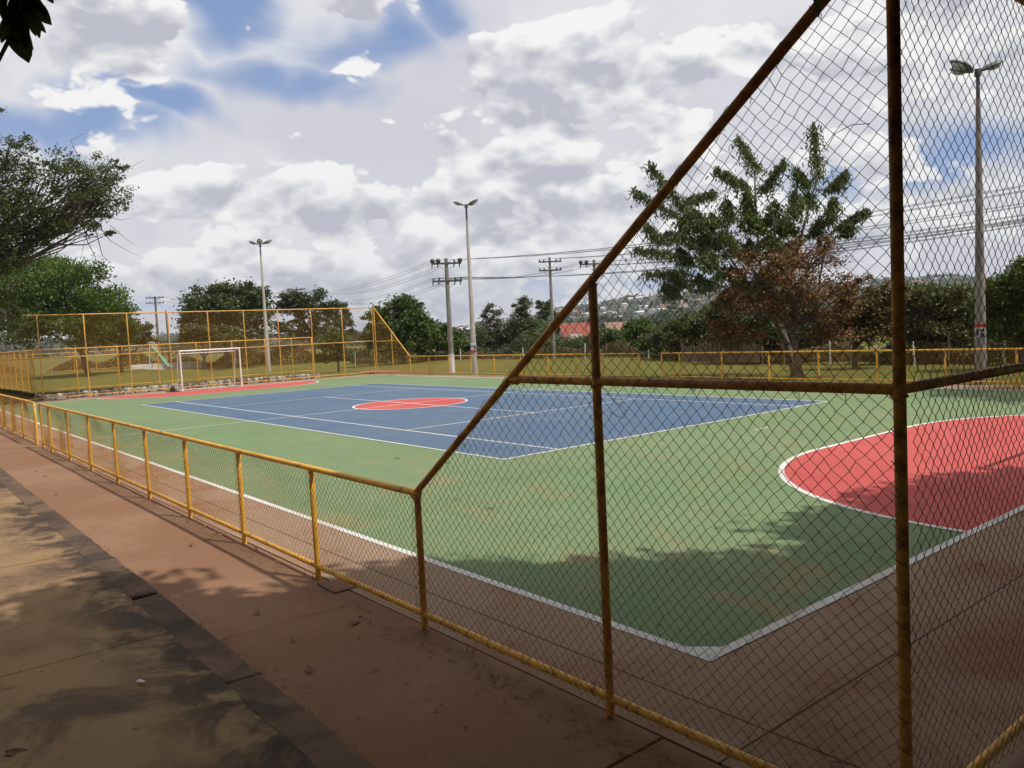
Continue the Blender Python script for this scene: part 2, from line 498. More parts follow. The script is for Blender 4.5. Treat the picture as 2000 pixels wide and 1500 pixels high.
# ------------------------------------------------------------------ the ground
def grid_sheet(name, x0, x1, y0, y1, nx, ny, hf, mat):
    X, Y = np.meshgrid(np.linspace(x0, x1, nx), np.linspace(y0, y1, ny), indexing='ij')
    Z = hf(X, Y)
    V = np.stack([X, Y, Z], -1).reshape(-1, 3)
    i, j = np.meshgrid(np.arange(nx-1), np.arange(ny-1), indexing='ij')
    a = (i*ny+j).ravel()
    Fq = np.stack([a, a+ny, a+ny+1, a+1], 1)
    return link(name, npmesh(name, V, Fq, True), mat)
def sstep(x, a, b):
    t = np.clip((x-a)/(b-a), 0, 1); return t*t*(3-2*t)
GZ = -0.05
def hgt(X, Y):
    h = GZ + 0*X
    out = np.maximum(np.maximum(np.abs(X)-23, np.abs(Y)-13.0), 0)
    und = .10*np.sin(X*.11+1.3)*np.cos(Y*.13) + .07*np.sin(X*.31+Y*.23)
    h = h + und*sstep(out, 1, 12)
    return h
# one sheet to the horizon, fine near the court
xs = np.concatenate([[-4500, -1500, -700, -400, -250, -180], np.arange(-140, 60, 1.5), [80, 150, 400, 1500, 4500]])
ys = np.concatenate([[-4500, -1500, -400, -150, -80, -45], np.arange(-30, 90, 1.5), [110, 160, 250, 400, 700, 1500, 4500]])
X, Y = np.meshgrid(xs, ys, indexing='ij')
Z = np.where((np.abs(X) < 200) & (np.abs(Y) < 200), hgt(X, Y), GZ)
ny = len(ys)
i, j = np.meshgrid(np.arange(len(xs)-1), np.arange(ny-1), indexing='ij')
a = (i*ny+j).ravel()
ground = struct(link('ground', npmesh('ground', np.stack([X, Y, Z], -1).reshape(-1, 3), np.stack([a, a+ny, a+ny+1, a+1], 1), True), 'grass_ground'))

def sheet(name, pts, z, mat, parent=None):
    return MB().poly([(p[0], p[1], z) for p in pts]).build(name, mat, parent)
def rect(x0, x1, y0, y1):
    return [(x0, y0), (x1, y0), (x1, y1), (x0, y1)]

# court slab with its concrete margin
court = MB().box((0, .175, -.10), (43.3, 21.95, .20)).build('court', 'margin_concrete')
struct(court)
sheet('green_surface', rect(-19.55, 19.55, -9.82, 9.82), .003, 'green_paint', court)
sheet('blue_surface', rect(-11.885, 11.885, -5.485, 5.485), .0055, 'blue_paint', court)
def disc(cx, cy, r, n=72):
    return [(cx+r*math.cos(2*math.pi*k/n), cy+r*math.sin(2*math.pi*k/n)) for k in range(n)]
sheet('red_centre_circle', disc(0, 0, 1.92), .008, 'red_paint', court)
RD, PD = 3.9, 1.65
def goal_area(sgn, r, n=26):
    pts = []
    for k in range(n+1):
        a_ = math.pi + (math.pi/2)*k/n          # from (0,-r) side
        pts.append((-r*math.sin(math.pi/2*k/n), -PD - r*math.cos(math.pi/2*k/n)))
    for k in range(n+1):
        pts.append((-r*math.cos(math.pi/2*k/n), PD + r*math.sin(math.pi/2*k/n)))
    pts = [(19.55+x, y) for x, y in pts]
    if sgn < 0: pts = [(-x, -y) for x, y in pts]
    return pts
for sg in (1, -1):
    sheet('red_goal_area', goal_area(sg, RD), .0055, 'red_paint', court)
LZ = .0085
LN = [0]
def line(p0, p1, wd, zlow=False):
    p0 = np.array(p0, float); p1 = np.array(p1, float)
    d = (p1-p0)/np.linalg.norm(p1-p0); n_ = np.array([-d[1], d[0]])*wd/2
    LN[0] += 1
    z = LZ + .0005*(LN[0] % 7)-(0.004 if zlow else 0)
    sheet('line', [p0-n_, p1-n_, p1+n_, p0+n_], z, 'line_paint', court)
def strip(pts, wd, closed=False):
    pts = [np.array(p, float) for p in pts]
    L, Rr = [], []
    n = len(pts)
    for k in range(n):
        a_ = pts[(k-1) % n] if closed or k else pts[k]
        b_ = pts[(k+1) % n] if closed or k < n-1 else pts[k]
        d = (b_-a_)/np.linalg.norm(b_-a_); q = np.array([-d[1], d[0]])*wd/2
        L.append(pts[k]-q); Rr.append(pts[k]+q)
    LN[0] += 1
    z = LZ + .0005*(LN[0] % 7)
    vs = [(p[0], p[1], z) for p in L] + [(p[0], p[1], z) for p in Rr]
    fs = [(k, (k+1) % n, n+(k+1) % n, n+k) for k in range(n if closed else n-1)]
    MB().add(vs, fs).build('line', 'line_paint', court)
for y in (-9.80, 9.80): line((-19.575, y), (19.575, y), .085, True)
for x in (-19.53, 19.53): line((x, -9.757), (x, 9.757), .085, True)
for sx_ in (-1, 1):
    for sy_ in (-1, 1):
        sheet('line', [(sx_*19.49, sy_*9.58), (sx_*19.49, sy_*9.76), (sx_*19.30, sy_*9.76)], .0062, 'line_paint', court)
line((0, -9.75), (0, 9.75), .065)
for y in (-5.46, 5.46): line((-11.885, y), (11.885, y), .06)
for y in (-4.115, 4.115): line((-11.83, y), (11.83, y), .058)
for x in (-11.86, 11.86): line((x, -5.43), (x, 5.43), .07)
for x in (-6.4, 6.4): line((x, -4.09), (x, 4.09), .06)
line((-6.37, 0), (6.37, 0), .06)
strip(disc(0, 0, 1.89), .07, True)
for sg in (1, -1): strip(goal_area(sg, RD), .085)
line((13.4, -.15), (13.4, .35), .06); line((-13.4, -.15), (-13.4, .15), .06)

# walkway outside the low fence and the raised platform the photograph is taken from
path = struct(MB().box((-9.3, -11.50, -.10), (80.0, 1.34, .17)).build('path', 'soil'))
x = -49.3
k = 0
while x < 30:
    L = 3.3
    o = MB().box((0, 0, 0), (L-.008, 1.345, .10)).build('slab', 'path_concrete', path, (x+L/2-.02+.35*0, -11.478, -.052-.004*(k % 2)))
    bevel(o, .006); x += L; k += 1
platform = struct(MB().box((-9.3, -20.2, -.06), (80.0, 15.4, .20)).build('platform', 'soil'))
SL = 3.25
rs = random.Random(5)
for i in range(-12, 4):
    xx = 16.5 + i*SL
    for jj in range(4):
        y1 = -12.398 - jj*3.6
        dz = rs.uniform(-.006, .006)
        o = MB().box((0, 0, 0), (SL-.005, 3.6-.004, .08)).build('slab', 'platform_concrete', platform, (xx+SL/2, y1-1.8, .065+dz))
        bevel(o, .004)
# kerb stones along the platform edge, one broken short
kx = -30.0
kk = 0
while kx < 27:
    L = rs.uniform(1.9, 2.5)
    if kx < 15.33 < kx+L: L = 15.33-kx
    gap_ = .005
    y_off = rs.uniform(-.012, .012); zoff = rs.uniform(-.008, .006)
    me = bpy.data.meshes.new('kerb_stone')
    bm = bmesh.new()
    bmesh.ops.create_cube(bm, size=1.0)
    bmesh.ops.scale(bm, vec=(L-gap_, .25, .20), verts=bm.verts)
    bmesh.ops.subdivide_edges(bm, edges=[e for e in bm.edges if abs(e.verts[0].co.x-e.verts[1].co.x) > .3], cuts=16)
    for v in bm.verts:
        if v.co.z > 0:
            v.co.y += rs.uniform(-.006, .006); v.co.z += rs.uniform(-.010, .003)
    bmesh.ops.bevel(bm, geom=[e for e in bm.edges if e.calc_face_angle(0) > .8], offset=.012, segments=1, affect='EDGES')
    bm.to_mesh(me); bm.free()
    link('kerb_stone', me, 'kerb_concrete', platform, (kx+L/2, -12.285+y_off*.5-(.012 if kx > 15.3 else 0), .006+zoff*.3-(.006 if kx > 15.3 else 0)))
    kx += L + (.09 if abs(kx+L-15.33) < .01 else 0)
    kk += 1
# square inspection cover in the walkway beside a fence post
_d = ray(655, 1158); _c = CAM-_d*CAM[2]/_d[2]
cvx, cvy = _c[0]-.17, _c[1]+.15
cov = empty('inspection_cover', (cvx, cvy, 0), 'square concrete inspection cover set in the walkway beside the fence post', 'cover')
MB().box((cvx, cvy, .0005), (.36, .32, .010)).build('frame', 'dark_steel', cov)
MB().box((cvx, cvy, .003), (.345, .305, .012)).build('lid', 'path_concrete', cov)

# raised lawn of the playground behind the far end, held by a low whitewashed stone wall
lawn = struct(grid_sheet('playground_lawn', -120, -22.72, -7.7, 7.35, 66, 11, lambda X, Y: .30 + .05*np.sin(X*.3)*np.cos(Y*.5) + .0*X, 'grass_ground'))
rw = empty('retaining_wall', (-22.5, 0, 0), 'low whitewashed rubble stone wall behind the far fence', 'wall')
yy = -7.7
while yy < 7.2:
    L = rs.uniform(.22, .70)
    me = bpy.data.meshes.new('stone'); bm = bmesh.new()
    bmesh.ops.create_icosphere(bm, subdivisions=2, radius=.5)
    hh = rs.uniform(.33, .38)
    for v in bm.verts:
        c = v.co
        m_ = max(abs(c.x), abs(c.y), abs(c.z))
        c *= .5/m_*.97 + .03
        c *= 1 + rs.uniform(-.035, .035)
        c.x *= .34; c.y *= L*1.05; c.z *= hh*1.02
    bm.to_mesh(me); bm.free()
    link('stone', me, 'stone_wall', rw, (-22.52+rs.uniform(-.03, .03), yy+L/2, hh/2-.08))
    yy += L
MB().box((-22.60, -.2, .14), (.10, 15.0, .22)).build('mortar_core', 'kerb_concrete', rw)
MB().box((-22.6, 7.36, .12), (.35, .16, .36)).build('end_block', 'timber_grey', rw)
# concrete apron outside the far corner
apron = MB().box((-23.0, 11.9, .0), (3.4, 1.5, .14)).build('concrete_apron', 'brick_orange')
bevel(apron, .02); tag(apron, 'reddish concrete apron slab outside the far court corner', 'slab')

# ------------------------------------------------------------------ chain-link fences
DG = .072
def wire_mesh(L, z0, zt0, zt1, seed=0, r=.00185, jit=.0030, dg=DG):
    rng = np.random.default_rng(seed)
    nc = int(round((L+.05)/(dg/2))); zt = max(zt0, zt1)
    nk = int((zt-z0)/(dg/2))+1
    J = rng.normal(0, jit, (nc+2, nk+1, 2))
    # slack: slow bulges
    cc, kk2 = np.meshgrid(np.arange(nc+2), np.arange(nk+1), indexing='ij')
    bul = .026*np.sin(cc*dg*1.4+seed)*np.sin(kk2*dg*1.1+seed*2.1)
    J[..., 0] += .010*np.sin(kk2*.16+seed+cc*.05)*np.sin(cc*.07+seed)
    J[..., 1] += .012*np.sin(cc*.11+seed*1.7)*np.sin(kk2*.05+.4)
    for _ in range(int(3+L*2)):
        c0, k0 = rng.uniform(0, nc), rng.uniform(0, nk); g_ = np.exp(-((cc-c0)**2+(kk2-k0)**2)/rng.uniform(4, 18)); J[..., 0] += g_*rng.normal(0, .010); J[..., 1] += g_*rng.normal(0, .010)
    i, k = np.meshgrid(np.arange(nc), np.arange(nk+1), indexing='ij')
    left = ((i+k) % 2 == 0)
    c = np.where(left, i, i+1)
    x = c*dg/2 + J[c, k, 0] + np.where(left, -.0016, .0016)
    z = z0 + k*dg/2 + J[c, k, 1]
    y = bul[c, k] + np.where(left, .0012, -.0012)
    ztop = zt0 + (zt1-zt0)*np.clip(x/L, 0, 1)
    a = np.arange(3)*2*math.pi/3
    P = np.stack([x[..., None]+r*1.2*np.cos(a), y[..., None]+r*np.sin(a), np.repeat(z[..., None], 3, -1)], -1)
    ok = (z[:, 1:] <= ztop[:, 1:]) & (z[:, :-1] <= ztop[:, :-1])
    drop = rng.random(ok.shape) < .0022
    ok &= ~drop
    ii, kk_ = np.nonzero(ok)
    base = (ii*(nk+1)+kk_)*3
    nxt = base+3
    Fq = np.concatenate([np.stack([base+q, base+(q+1) % 3, nxt+(q+1) % 3, nxt+q], 1) for q in range(3)])
    return npmesh('chain_link', P.reshape(-1, 3), Fq, True)
WIRECACHE = {}
def wire(L, z0, zt0, zt1, var=0):
    key = (round(L, 2), round(z0, 2), round(zt0, 2), round(zt1, 2), var)
    if key not in WIRECACHE:
        WIRECACHE[key] = wire_mesh(L, z0, zt0, zt1, seed=len(WIRECACHE)+1)
    return WIRECACHE[key]
POSTC = {}
def post_mesh(h, r=.03):
    key = (round(h, 2), r)
    if key not in POSTC:
        mb = MB(); mb.tube([(0, 0, -.05), (0, 0, h*.33), (0, 0, h*.66), (0, 0, h-.004), (0, 0, h)], [r, r, r, r, r*.8], 14)
        POSTC[key] = mb.mesh('post')
    return POSTC[key]
def panel(parent, a, b, z0, za, zb, side, mat, var=0, nm='mesh_panel'):
    """wire panel from ground point a to b, tops za, zb, set 'side' metres to the left of the line"""
    a = np.array(a, float); b = np.array(b, float)
    L = float(np.linalg.norm(b-a)); d = (b-a)/L
    me = wire(L, z0, za, zb, var)
    n_ = np.array([-d[1], d[0]])*side
    o = bpy.data.objects.new(nm, me); COL.objects.link(o)
    if len(me.materials) == 0: me.materials.append(MATS[mat])
    if me.materials[0].name != mat:
        o.material_slots[0].link = 'OBJECT'; o.material_slots[0].material = MATS[mat]
    o.parent = parent
    o.location = Vector((a[0]+n_[0]-d[0]*.025, a[1]+n_[1]-d[1]*.025, 0)) - wloc(parent)
    o.rotation_euler = (0, 0, math.atan2(d[1], d[0]))
    o['kind'] = 'stuff'
def rail(parent, pts, r=.027, mat='yellow_pipe', nm='rail', n=12):
    # long straight pipes get a few rings so that shading and wear follow them
    out = []
    for p, q in zip(pts[:-1], pts[1:]):
        m_ = max(1, int(np.linalg.norm(np.array(q)-np.array(p))/2.0))
        for t in range(m_):
            out.append(np.array(p)+(np.array(q)-np.array(p))*t/m_)
    out.append(np.array(pts[-1]))
    return MB().tube(out, r, n).build(nm, mat, parent)
def posts(parent, locs, h, r=.03, mat='yellow_pipe', base=0.0):
    for (x_, y_) in locs:
        me = post_mesh(h, r)
        o = link('post', me, mat, parent, (x_, y_, base))
        if me.materials[0].name != mat:
            o.material_slots[0].link = 'OBJECT'; o.material_slots[0].material = MATS[mat]
FY, FX = 10.85, 21.32
LOWH, MID, TOPH = 1.06, 1.95, 3.76
zb_ = .12

# near side fence: low run, rising to the tall corner beside the camera
nf = empty('court_fence', (10, -FY, 0), 'yellow pipe and chain-link fence sloping up from waist height to the nearest corner', 'fence', 'fences round the court')
px_low = [.70, 1.85, 3.95, 6.03, 8.05, 10.0, 11.95, 13.9, 15.8]
posts(nf, [(p, -FY) for p in px_low], LOWH-.02, .027)
posts(nf, [(17.66, -FY)], LOWH-.02, .0265, 'rusty_pipe')
sl = lambda x_: 1.07 + (x_-17.66)*(TOPH-1.07)/(FX-17.66)
posts(nf, [(19.63, -FY)], sl(19.63)-.03, .0255, 'rusty_pipe')
posts(nf, [(FX, -FY)], TOPH, .0250, 'rusty_pipe')
rail(nf, [(.70, -FY, LOWH), (17.69, -FY, LOWH)], .027)
rail(nf, [(17.60, -FY, 1.03), (FX, -FY, TOPH)], .0255, 'rusty_pipe', 'sloping_rail', 14)
rail(nf, [(18.88, -FY, MID), (FX, -FY, MID)], .0235, 'rusty_pipe', 'middle_rail')
rail(nf, [(.70, -FY, zb_), (FX, -FY, zb_)], .024, 'yellow_pipe', 'bottom_rail')
allp = px_low + [17.66]
for a_, b_ in zip(allp[:-1], allp[1:]):
    panel(nf, (a_, -FY), (b_, -FY), .09, LOWH+.02, LOWH+.02, -.033, 'wire_paint')
panel(nf, (17.66, -FY), (19.63, -FY), .09, sl(17.66), sl(19.63), -.034, 'wire_shaded')
panel(nf, (19.63, -FY), (FX, -FY), .09, sl(19.63), TOPH, -.034, 'wire_shaded')
# loose strands on the near panels
def strand(parent, pts, mat='wire_shaded', r=.0017):
    MB().tube(pts, r, 5).build('loose_wire', mat, parent)
strand(nf, [(19.66, -FY-.036, 1.93), (19.75, -FY-.045, 1.91), (19.80, -FY-.05, 1.86), (19.84, -FY-.04, 1.83), (19.90, -FY-.05, 1.80), (19.87, -FY-.05, 1.76), (19.76, -FY-.045, 1.79)])
strand(nf, [(21.05, -FY-.04, 2.93), (21.10, -FY-.05, 2.99), (21.17, -FY-.05, 3.01), (21.24, -FY-.04, 3.00)])
for (x_, z_) in ((17.66, LOWH), (19.63, sl(19.63)), (19.63, MID), (FX, MID), (18.90, MID), (15.8, LOWH), (13.9, LOWH), (17.66, zb_), (19.63, zb_)):
    mb = MB(); rw_ = random.Random(int(x_*100))
    ring = [(x_+.030*math.cos(q), -FY-.004+.030*math.sin(q)*.95, z_+rw_.uniform(-.004, .004)-(.026 if z_ > .5 else -.02)) for q in np.linspace(0, 2*math.pi, 15)]
    mb.tube(ring, [rw_.uniform(.0045, .0075) for _ in ring], 6).build('weld_bead', 'rusty_pipe', nf)
rtw = random.Random(77)
def tie(p, ax_):
    p = Vector(p); a_ = Vector(ax_).normalized(); b_ = a_.cross(Vector((0, 1, 0))).normalized(); r_ = .030
    pts = [p+(b_*math.cos(q)+Vector((0, -1, 0))*math.sin(q))*r_+a_*.010*q/3.14 for q in np.linspace(-.4, math.pi+.4, 8)]
    pts.append(pts[-1]+Vector((rtw.uniform(-.02, .02), -.012, rtw.uniform(-.03, .01))))
    MB().tube(pts, .0018, 5).build('tie_wire', 'wire_shaded', nf)
sd = (FX-17.66, 0, TOPH-1.07)
for k in range(15):
    t = (k+rtw.uniform(.2, .8))/15
    tie((17.66+(FX-17.66)*t, -FY, 1.05+(TOPH-1.05)*t), sd)
for k in range(9): tie((19.0+k*.26+rtw.uniform(-.05, .05), -FY, MID), (1, 0, 0))
for k in range(16): tie((17.8+k*.22+rtw.uniform(-.05, .05), -FY, zb_), (1, 0, 0))
# tie wires twisted round the corner post
for k in range(13):
    z_ = .35 + k*.13
    MB().tube([(FX-.028, -FY-.02, z_+.012), (FX-.01, -FY-.036, z_+.004), (FX+.016, -FY-.033, z_-.010), (FX+.029, -FY-.012, z_-.022)], .0024, 5).build('tie_wire', 'wire_shaded', nf)

# far part of the near side fence, beyond the narrow entrance gap
nf2 = empty('court_fence', (-8, -FY, 0), 'low yellow chain-link fence left of the narrow entrance gap', 'fence', 'fences round the court')
pl2 = [-.15, -2.3, -4.35, -6.4, -8.4, -10.4, -12.4, -14.4, -15.9, -17.5]
posts(nf2, [(p, -FY) for p in pl2], LOWH-.02)
posts(nf2, [(-19.4, -FY)], 2.5); posts(nf2, [(-21.3, -FY)], 4.12)
rail(nf2, [(-.15, -FY, LOWH), (-17.5, -FY, LOWH)], .030)
rail(nf2, [(-17.5, -FY, LOWH), (-21.3, -FY, 4.12)], .030, nm='sloping_rail')
rail(nf2, [(-.15, -FY, zb_), (-21.3, -FY, zb_)], .024, nm='bottom_rail')
for a_, b_ in zip(pl2[:-1], pl2[1:]):
    panel(nf2, (b_, -FY), (a_, -FY), .09, LOWH+.02, LOWH+.02, -.033, 'wire_paint')
panel(nf2, (-19.4, -FY), (-17.5, -FY), .09, 2.6, LOWH, -.033, 'wire_paint')
panel(nf2, (-21.3, -FY), (-19.4, -FY), .09, 4.1, 2.6, -.033, 'wire_paint')

# near end fence, tall, running off to the right of the camera
ne = empty('court_fence', (FX, 0, 0), 'tall chain-link end fence running off to the right from the nearest corner', 'fence', 'fences round the court')
pe = [-8.7, -6.55, -4.4, -2.2, 0, 2.2, 4.4, 6.55, 8.7, FY]
posts(ne, [(FX, p) for p in pe], TOPH, .031, 'rusty_pipe')
rail(ne, [(FX, -FY, TOPH), (FX, FY, TOPH)], .030, 'rusty_pipe')
rail(ne, [(FX, -FY, MID), (FX, FY, MID)], .0235, 'rusty_pipe', 'middle_rail')
rail(ne, [(FX, -FY, zb_), (FX, FY, zb_)], .024, 'yellow_pipe', 'bottom_rail')
for a_, b_ in zip([-FY]+pe[:-1], pe):
    panel(ne, (FX, a_), (FX, b_), .09, TOPH, TOPH, -.034, 'wire_shaded')

# far end fence behind the goal
FT = 4.14
fe = empty('court_fence', (-FX-.1, 0, 0), 'tall yellow chain-link fence behind the far white goal', 'fence', 'fences round the court')
UX = -21.42
pv_ = [-10.85, -9.5, -7.48, -5.46, -3.47, -1.46, .62, 2.6, 4.6, 6.65, 8.65, 10.75]
posts(fe, [(UX, p) for p in pv_], FT, .030, 'pale_yellow_pipe')
rail(fe, [(UX, -10.85, FT), (UX, 10.75, FT)], .030, 'pale_yellow_pipe')
rail(fe, [(UX, -10.85, 2.06), (UX, 10.75, 2.06)], .026, 'pale_yellow_pipe', nm='middle_rail')
rail(fe, [(UX, -10.85, zb_), (UX, 10.75, zb_)], .026, 'pale_yellow_pipe', nm='bottom_rail')
for a_, b_ in zip(pv_[:-1], pv_[1:]):
    panel(fe, (UX, a_), (UX, b_), .09, FT, FT, -.033, 'wire_paint')

# far side fence, two runs with a gap
def far_run(label, ps, wl=None, wr=None):
    e = empty('court_fence', (np.mean(ps), FY, 0), label, 'fence', 'fences round the court')
    posts(e, [(p, FY) for p in ps], LOWH-.02)
    rail(e, [(ps[0], FY, LOWH), (ps[-1], FY, LOWH)], .028)
    rail(e, [(ps[0] if wl is None else wl[0], FY, zb_), (ps[-1] if wr is None else wr[0], FY, zb_)], .024, nm='bottom_rail')
    for a_, b_ in zip(ps[:-1], ps[1:]):
        panel(e, (a_, FY), (b_, FY), .09, LOWH, LOWH, .033, 'wire_paint')
    for wg, p0 in ((wl, ps[0]), (wr, ps[-1])):
        if wg is None: continue
        xm = (wg[0]+p0)/2; top = wg[1]
        posts(e, [(xm, FY)], (LOWH+top)/2-.04); posts(e, [(wg[0], FY)], top)
        rail(e, [(p0, FY, LOWH), (wg[0], FY, top)], .032, nm='sloping_rail')
        rail(e, [(p0+(wg[0]-p0)*.35, FY, 2.02), (wg[0], FY, 2.02)], .026, nm='middle_rail')
        q = sorted([(p0, LOWH), (xm, (LOWH+top)/2), (wg[0], top)])
        for (a_, za), (b_, zb2) in zip(q[:-1], q[1:]):
            panel(e, (a_, FY), (b_, FY), .09, za, zb2, .033, 'wire_paint')
    return e
far_run('low yellow chain-link fence along the far side, left of its gap', [-17.4, -15.4, -13.4, -11.35, -9.33, -7.2, -5.2, -3.3, -1.6, .5], wl=(-21.36, FT))
far_run('low yellow chain-link fence along the far side, right of its gap', [1.7, 2.6, 4.6, 6.6, 8.5, 10.5, 12.55, 14.45, 16.3, 17.66], wr=(FX, TOPH))

# playground fence on the stone wall
pf = empty('playground_fence', (-22.75, 0, .3), 'yellow chain-link playground fence standing on the whitewashed stone wall', 'fence')
pq = [-7.6, -5.7, -3.75, -1.75, .3, 2.3, 4.25, 5.9, 7.2]
posts(pf, [(-22.75, p) for p in pq], 2.18, .028, base=.3)
rail(pf, [(-22.75, -7.6, 2.47), (-22.75, 7.2, 2.47)], .028)
rail(pf, [(-22.75, -7.6, .45), (-22.75, 7.2, .45)], .022, nm='bottom_rail')
for a_, b_ in zip(pq[:-1], pq[1:]):
    panel(pf, (-22.75, a_), (-22.75, b_), .42, 2.45, 2.45, -.03, 'wire_paint')
pr_ = [-24.8, -26.9, -29, -31.2, -33.4, -35.6, -37.8, -40, -42.2]
posts(pf, [(p, -7.6) for p in pr_], 2.18, .028, base=.3)
rail(pf, [(-22.75, -7.6, 2.47), (-42.2, -7.6, 2.47)], .028)
rail(pf, [(-22.75, -7.6, .40), (-42.2, -7.6, .40)], .022, nm='bottom_rail')
for a_, b_ in zip([-22.75]+pr_[:-1], pr_):
    panel(pf, (b_, -7.6), (a_, -7.6), .42, 2.45, 2.45, -.03, 'wire_paint')
# fence at the back of the playground, with a low white wall in front
pb = empty('playground_fence', (-66, 2, .3), 'yellow fence at the back of the playground behind the slide', 'fence')
bq = [-8+2.0*k for k in range(13)]
posts(pb, [(-66, p) for p in bq], 2.0, .03, base=.3)
rail(pb, [(-66, -8, 2.28), (-66, 16, 2.28)], .032)
rail(pb, [(-66, -8, .5), (-66, 16, .5)], .026, nm='bottom_rail')
for a_, b_ in zip(bq[:-1], bq[1:]):
    panel(pb, (-66, a_), (-66, b_), .42, 2.27, 2.27, -.03, 'wire_paint')
lw = MB().box((-63, 9.9, .35), (.3, 7.0, .75)).build('low_wall', 'white_wash')
bevel(lw, .03); tag(lw, 'low whitewashed wall in front of the slide', 'wall')
# ------------------------------------------------------------------ goals
def goal(label, sx):
    g_ = empty('football_goal', (sx*19.55, 0, 0), label, 'goal', 'futsal goals on the court ends')
    X0 = sx*19.55; X1 = X0 + sx*.95; X2 = X0 + sx*.55
    r = .042
    for s in (-1, 1):
        MB().tube([(X0, s*1.54, 0), (X0, s*1.54, 2.08)], r, 12).build('goal_post', 'goal_white', g_)
        MB().tube([(X1, s*1.50, 0), (X2, s*1.50, 1.92)], .02, 8).build('rear_leg', 'goal_white', g_)
        MB().tube([(X0, s*1.52, 2.05), (X2, s*1.50, 1.92)], .02, 8).build('top_brace', 'goal_white', g_)
        MB().tube([(X0, s*1.52, .03), (X1, s*1.50, .03)], .02, 8).build('ground_bar', 'goal_white', g_)
    MB().tube([(X0, -1.58, 2.06), (X0, 1.58, 2.06)], r, 12).build('crossbar', 'goal_white', g_)
    MB().tube([(X2, -1.50, 1.92), (X2, 1.50, 1.92)], .024, 8).build('rear_bar', 'goal_white', g_)
    MB().tube([(X1, -1.50, .03), (X1, 1.50, .03)], .02, 8).build('rear_ground_bar', 'goal_white', g_)
    # torn remains of net under the bar
    mb = MB(); rr = random.Random(3)
    for k in range(34):
        y_ = -1.45 + k*.088; 
        mb.tube([(X2, y_, 1.90), (X2+sx*.03, y_+rr.uniform(-.03, .03), 1.90-rr.uniform(.12, .34))], .004, 4)
        mb.tube([(X0, y_, 2.03), (X2, y_+rr.uniform(-.02, .02), 1.93)], .004, 4)
    n_ = mb.build('net_remains', 'net_grey', g_); n_['kind'] = 'stuff'
goal('white pipe futsal goal without net at the far end of the court', -1)
goal('white futsal goal at the near end just right of the view', 1)
wt = empty('goal_weight', (-19.75, -1.95, 0), 'small black weight lying beside the far goal post', 'weight')
MB().tube([(-19.75, -1.95, .014), (-19.75, -1.95, .05)], [.34, .33], 14).build('base_plate', 'rubber_black', wt)
MB().tube([(-19.75, -1.95, .05), (-19.75, -1.95, .16), (-19.75, -1.95, .30)], [.12, .13, .05], 10).build('handle', 'rubber_black', wt)

# ------------------------------------------------------------------ lamp posts
def head_mesh():
    me = bpy.data.meshes.new('lamp_head'); bm = bmesh.new()
    bmesh.ops.create_uvsphere(bm, u_segments=14, v_segments=9, radius=.5)
    for v in bm.verts:
        c = v.co
        t = c.x + .5
        c.x = .12 + t*.72
        c.y *= (.16+.22*math.sin(min(1, t*1.15)*math.pi*.8))*1.0
        c.z *= .20 if c.z > 0 else .10
    bm.to_mesh(me); bm.free()
    me.polygons.foreach_set('use_smooth', [True]*len(me.polygons))
    return me
HEAD = head_mesh()
def glass_mesh():
    me = bpy.data.meshes.new('lamp_glass'); bm = bmesh.new()
    bmesh.ops.create_uvsphere(bm, u_segments=12, v_segments=8, radius=.5)
    for v in bm.verts:
        c = v.co; c.x = .36+(c.x+.5)*.40; c.y *= .26; c.z = c.z*.16-.035
    bm.to_mesh(me); bm.free()
    me.polygons.foreach_set('use_smooth', [True]*len(me.polygons))
    return me
GLASS = glass_mesh()
def lamp(label, base, h, azs, mat='pole_concrete', rb=.15, sc=1.0):
    e = empty('lamp_post', base, label, 'lamp post', 'floodlight posts round the court')
    x_, y_, z_ = base
    MB().tube([(x_, y_, z_-.1), (x_, y_, z_+h*.3), (x_, y_, z_+h*.6), (x_, y_, z_+h*.92)], [rb, rb*.80, rb*.58, rb*.38], 14).build('pole', mat, e)
    MB().tube([(x_, y_, z_+h*.915), (x_, y_, z_+h)], [.055, .05], 10).build('pole_tip', 'dark_steel', e)
    MB().tube([(x_, y_, z_+h-.10), (x_, y_, z_+h+.10)], [.10, .085], 10).build('bracket', 'dark_steel', e)
    for a_ in azs:
        for me, mt, nm in ((HEAD, 'lamp_shell', 'lamp_head'),):
            o = bpy.data.objects.new(nm, me); COL.objects.link(o)
            if not me.materials: me.materials.append(MATS[mt])
            o.parent = e; o.location = (0, 0, h); o.scale = (sc, sc, sc)
            o.rotation_euler = (0, -R(22), a_)
            g2 = bpy.data.objects.new('lamp_glass', GLASS); COL.objects.link(g2)
            if not GLASS.materials: GLASS.materials.append(MATS['lamp_glass'])
            g2.parent = o
    return e
def azr(deg):      # azimuth measured from the direction "right" seen from the standpoint
    return math.atan2(_r[1], _r[0]) + R(deg)
pL = ground_dir(520, 62); LL = lamp('tall concrete floodlight post behind the far goal', (pL[0], pL[1], .25), 9.22, [azr(170), azr(5), azr(-75)], rb=.17, sc=1.15)
pM = np.array([-12.6, 12.0, GZ]); LM = lamp('tall pale floodlight post in the middle, by the far side fence', pM, 9.2, [azr(165), azr(50), azr(-20)], rb=.17, sc=.95)
pR = np.array([13.1, 12.0, GZ]); LR = lamp('tall floodlight post at the far right seen through the mesh', pR, 9.2, [azr(186), azr(118), azr(12)], 'pole_grey', rb=.17, sc=1.12)
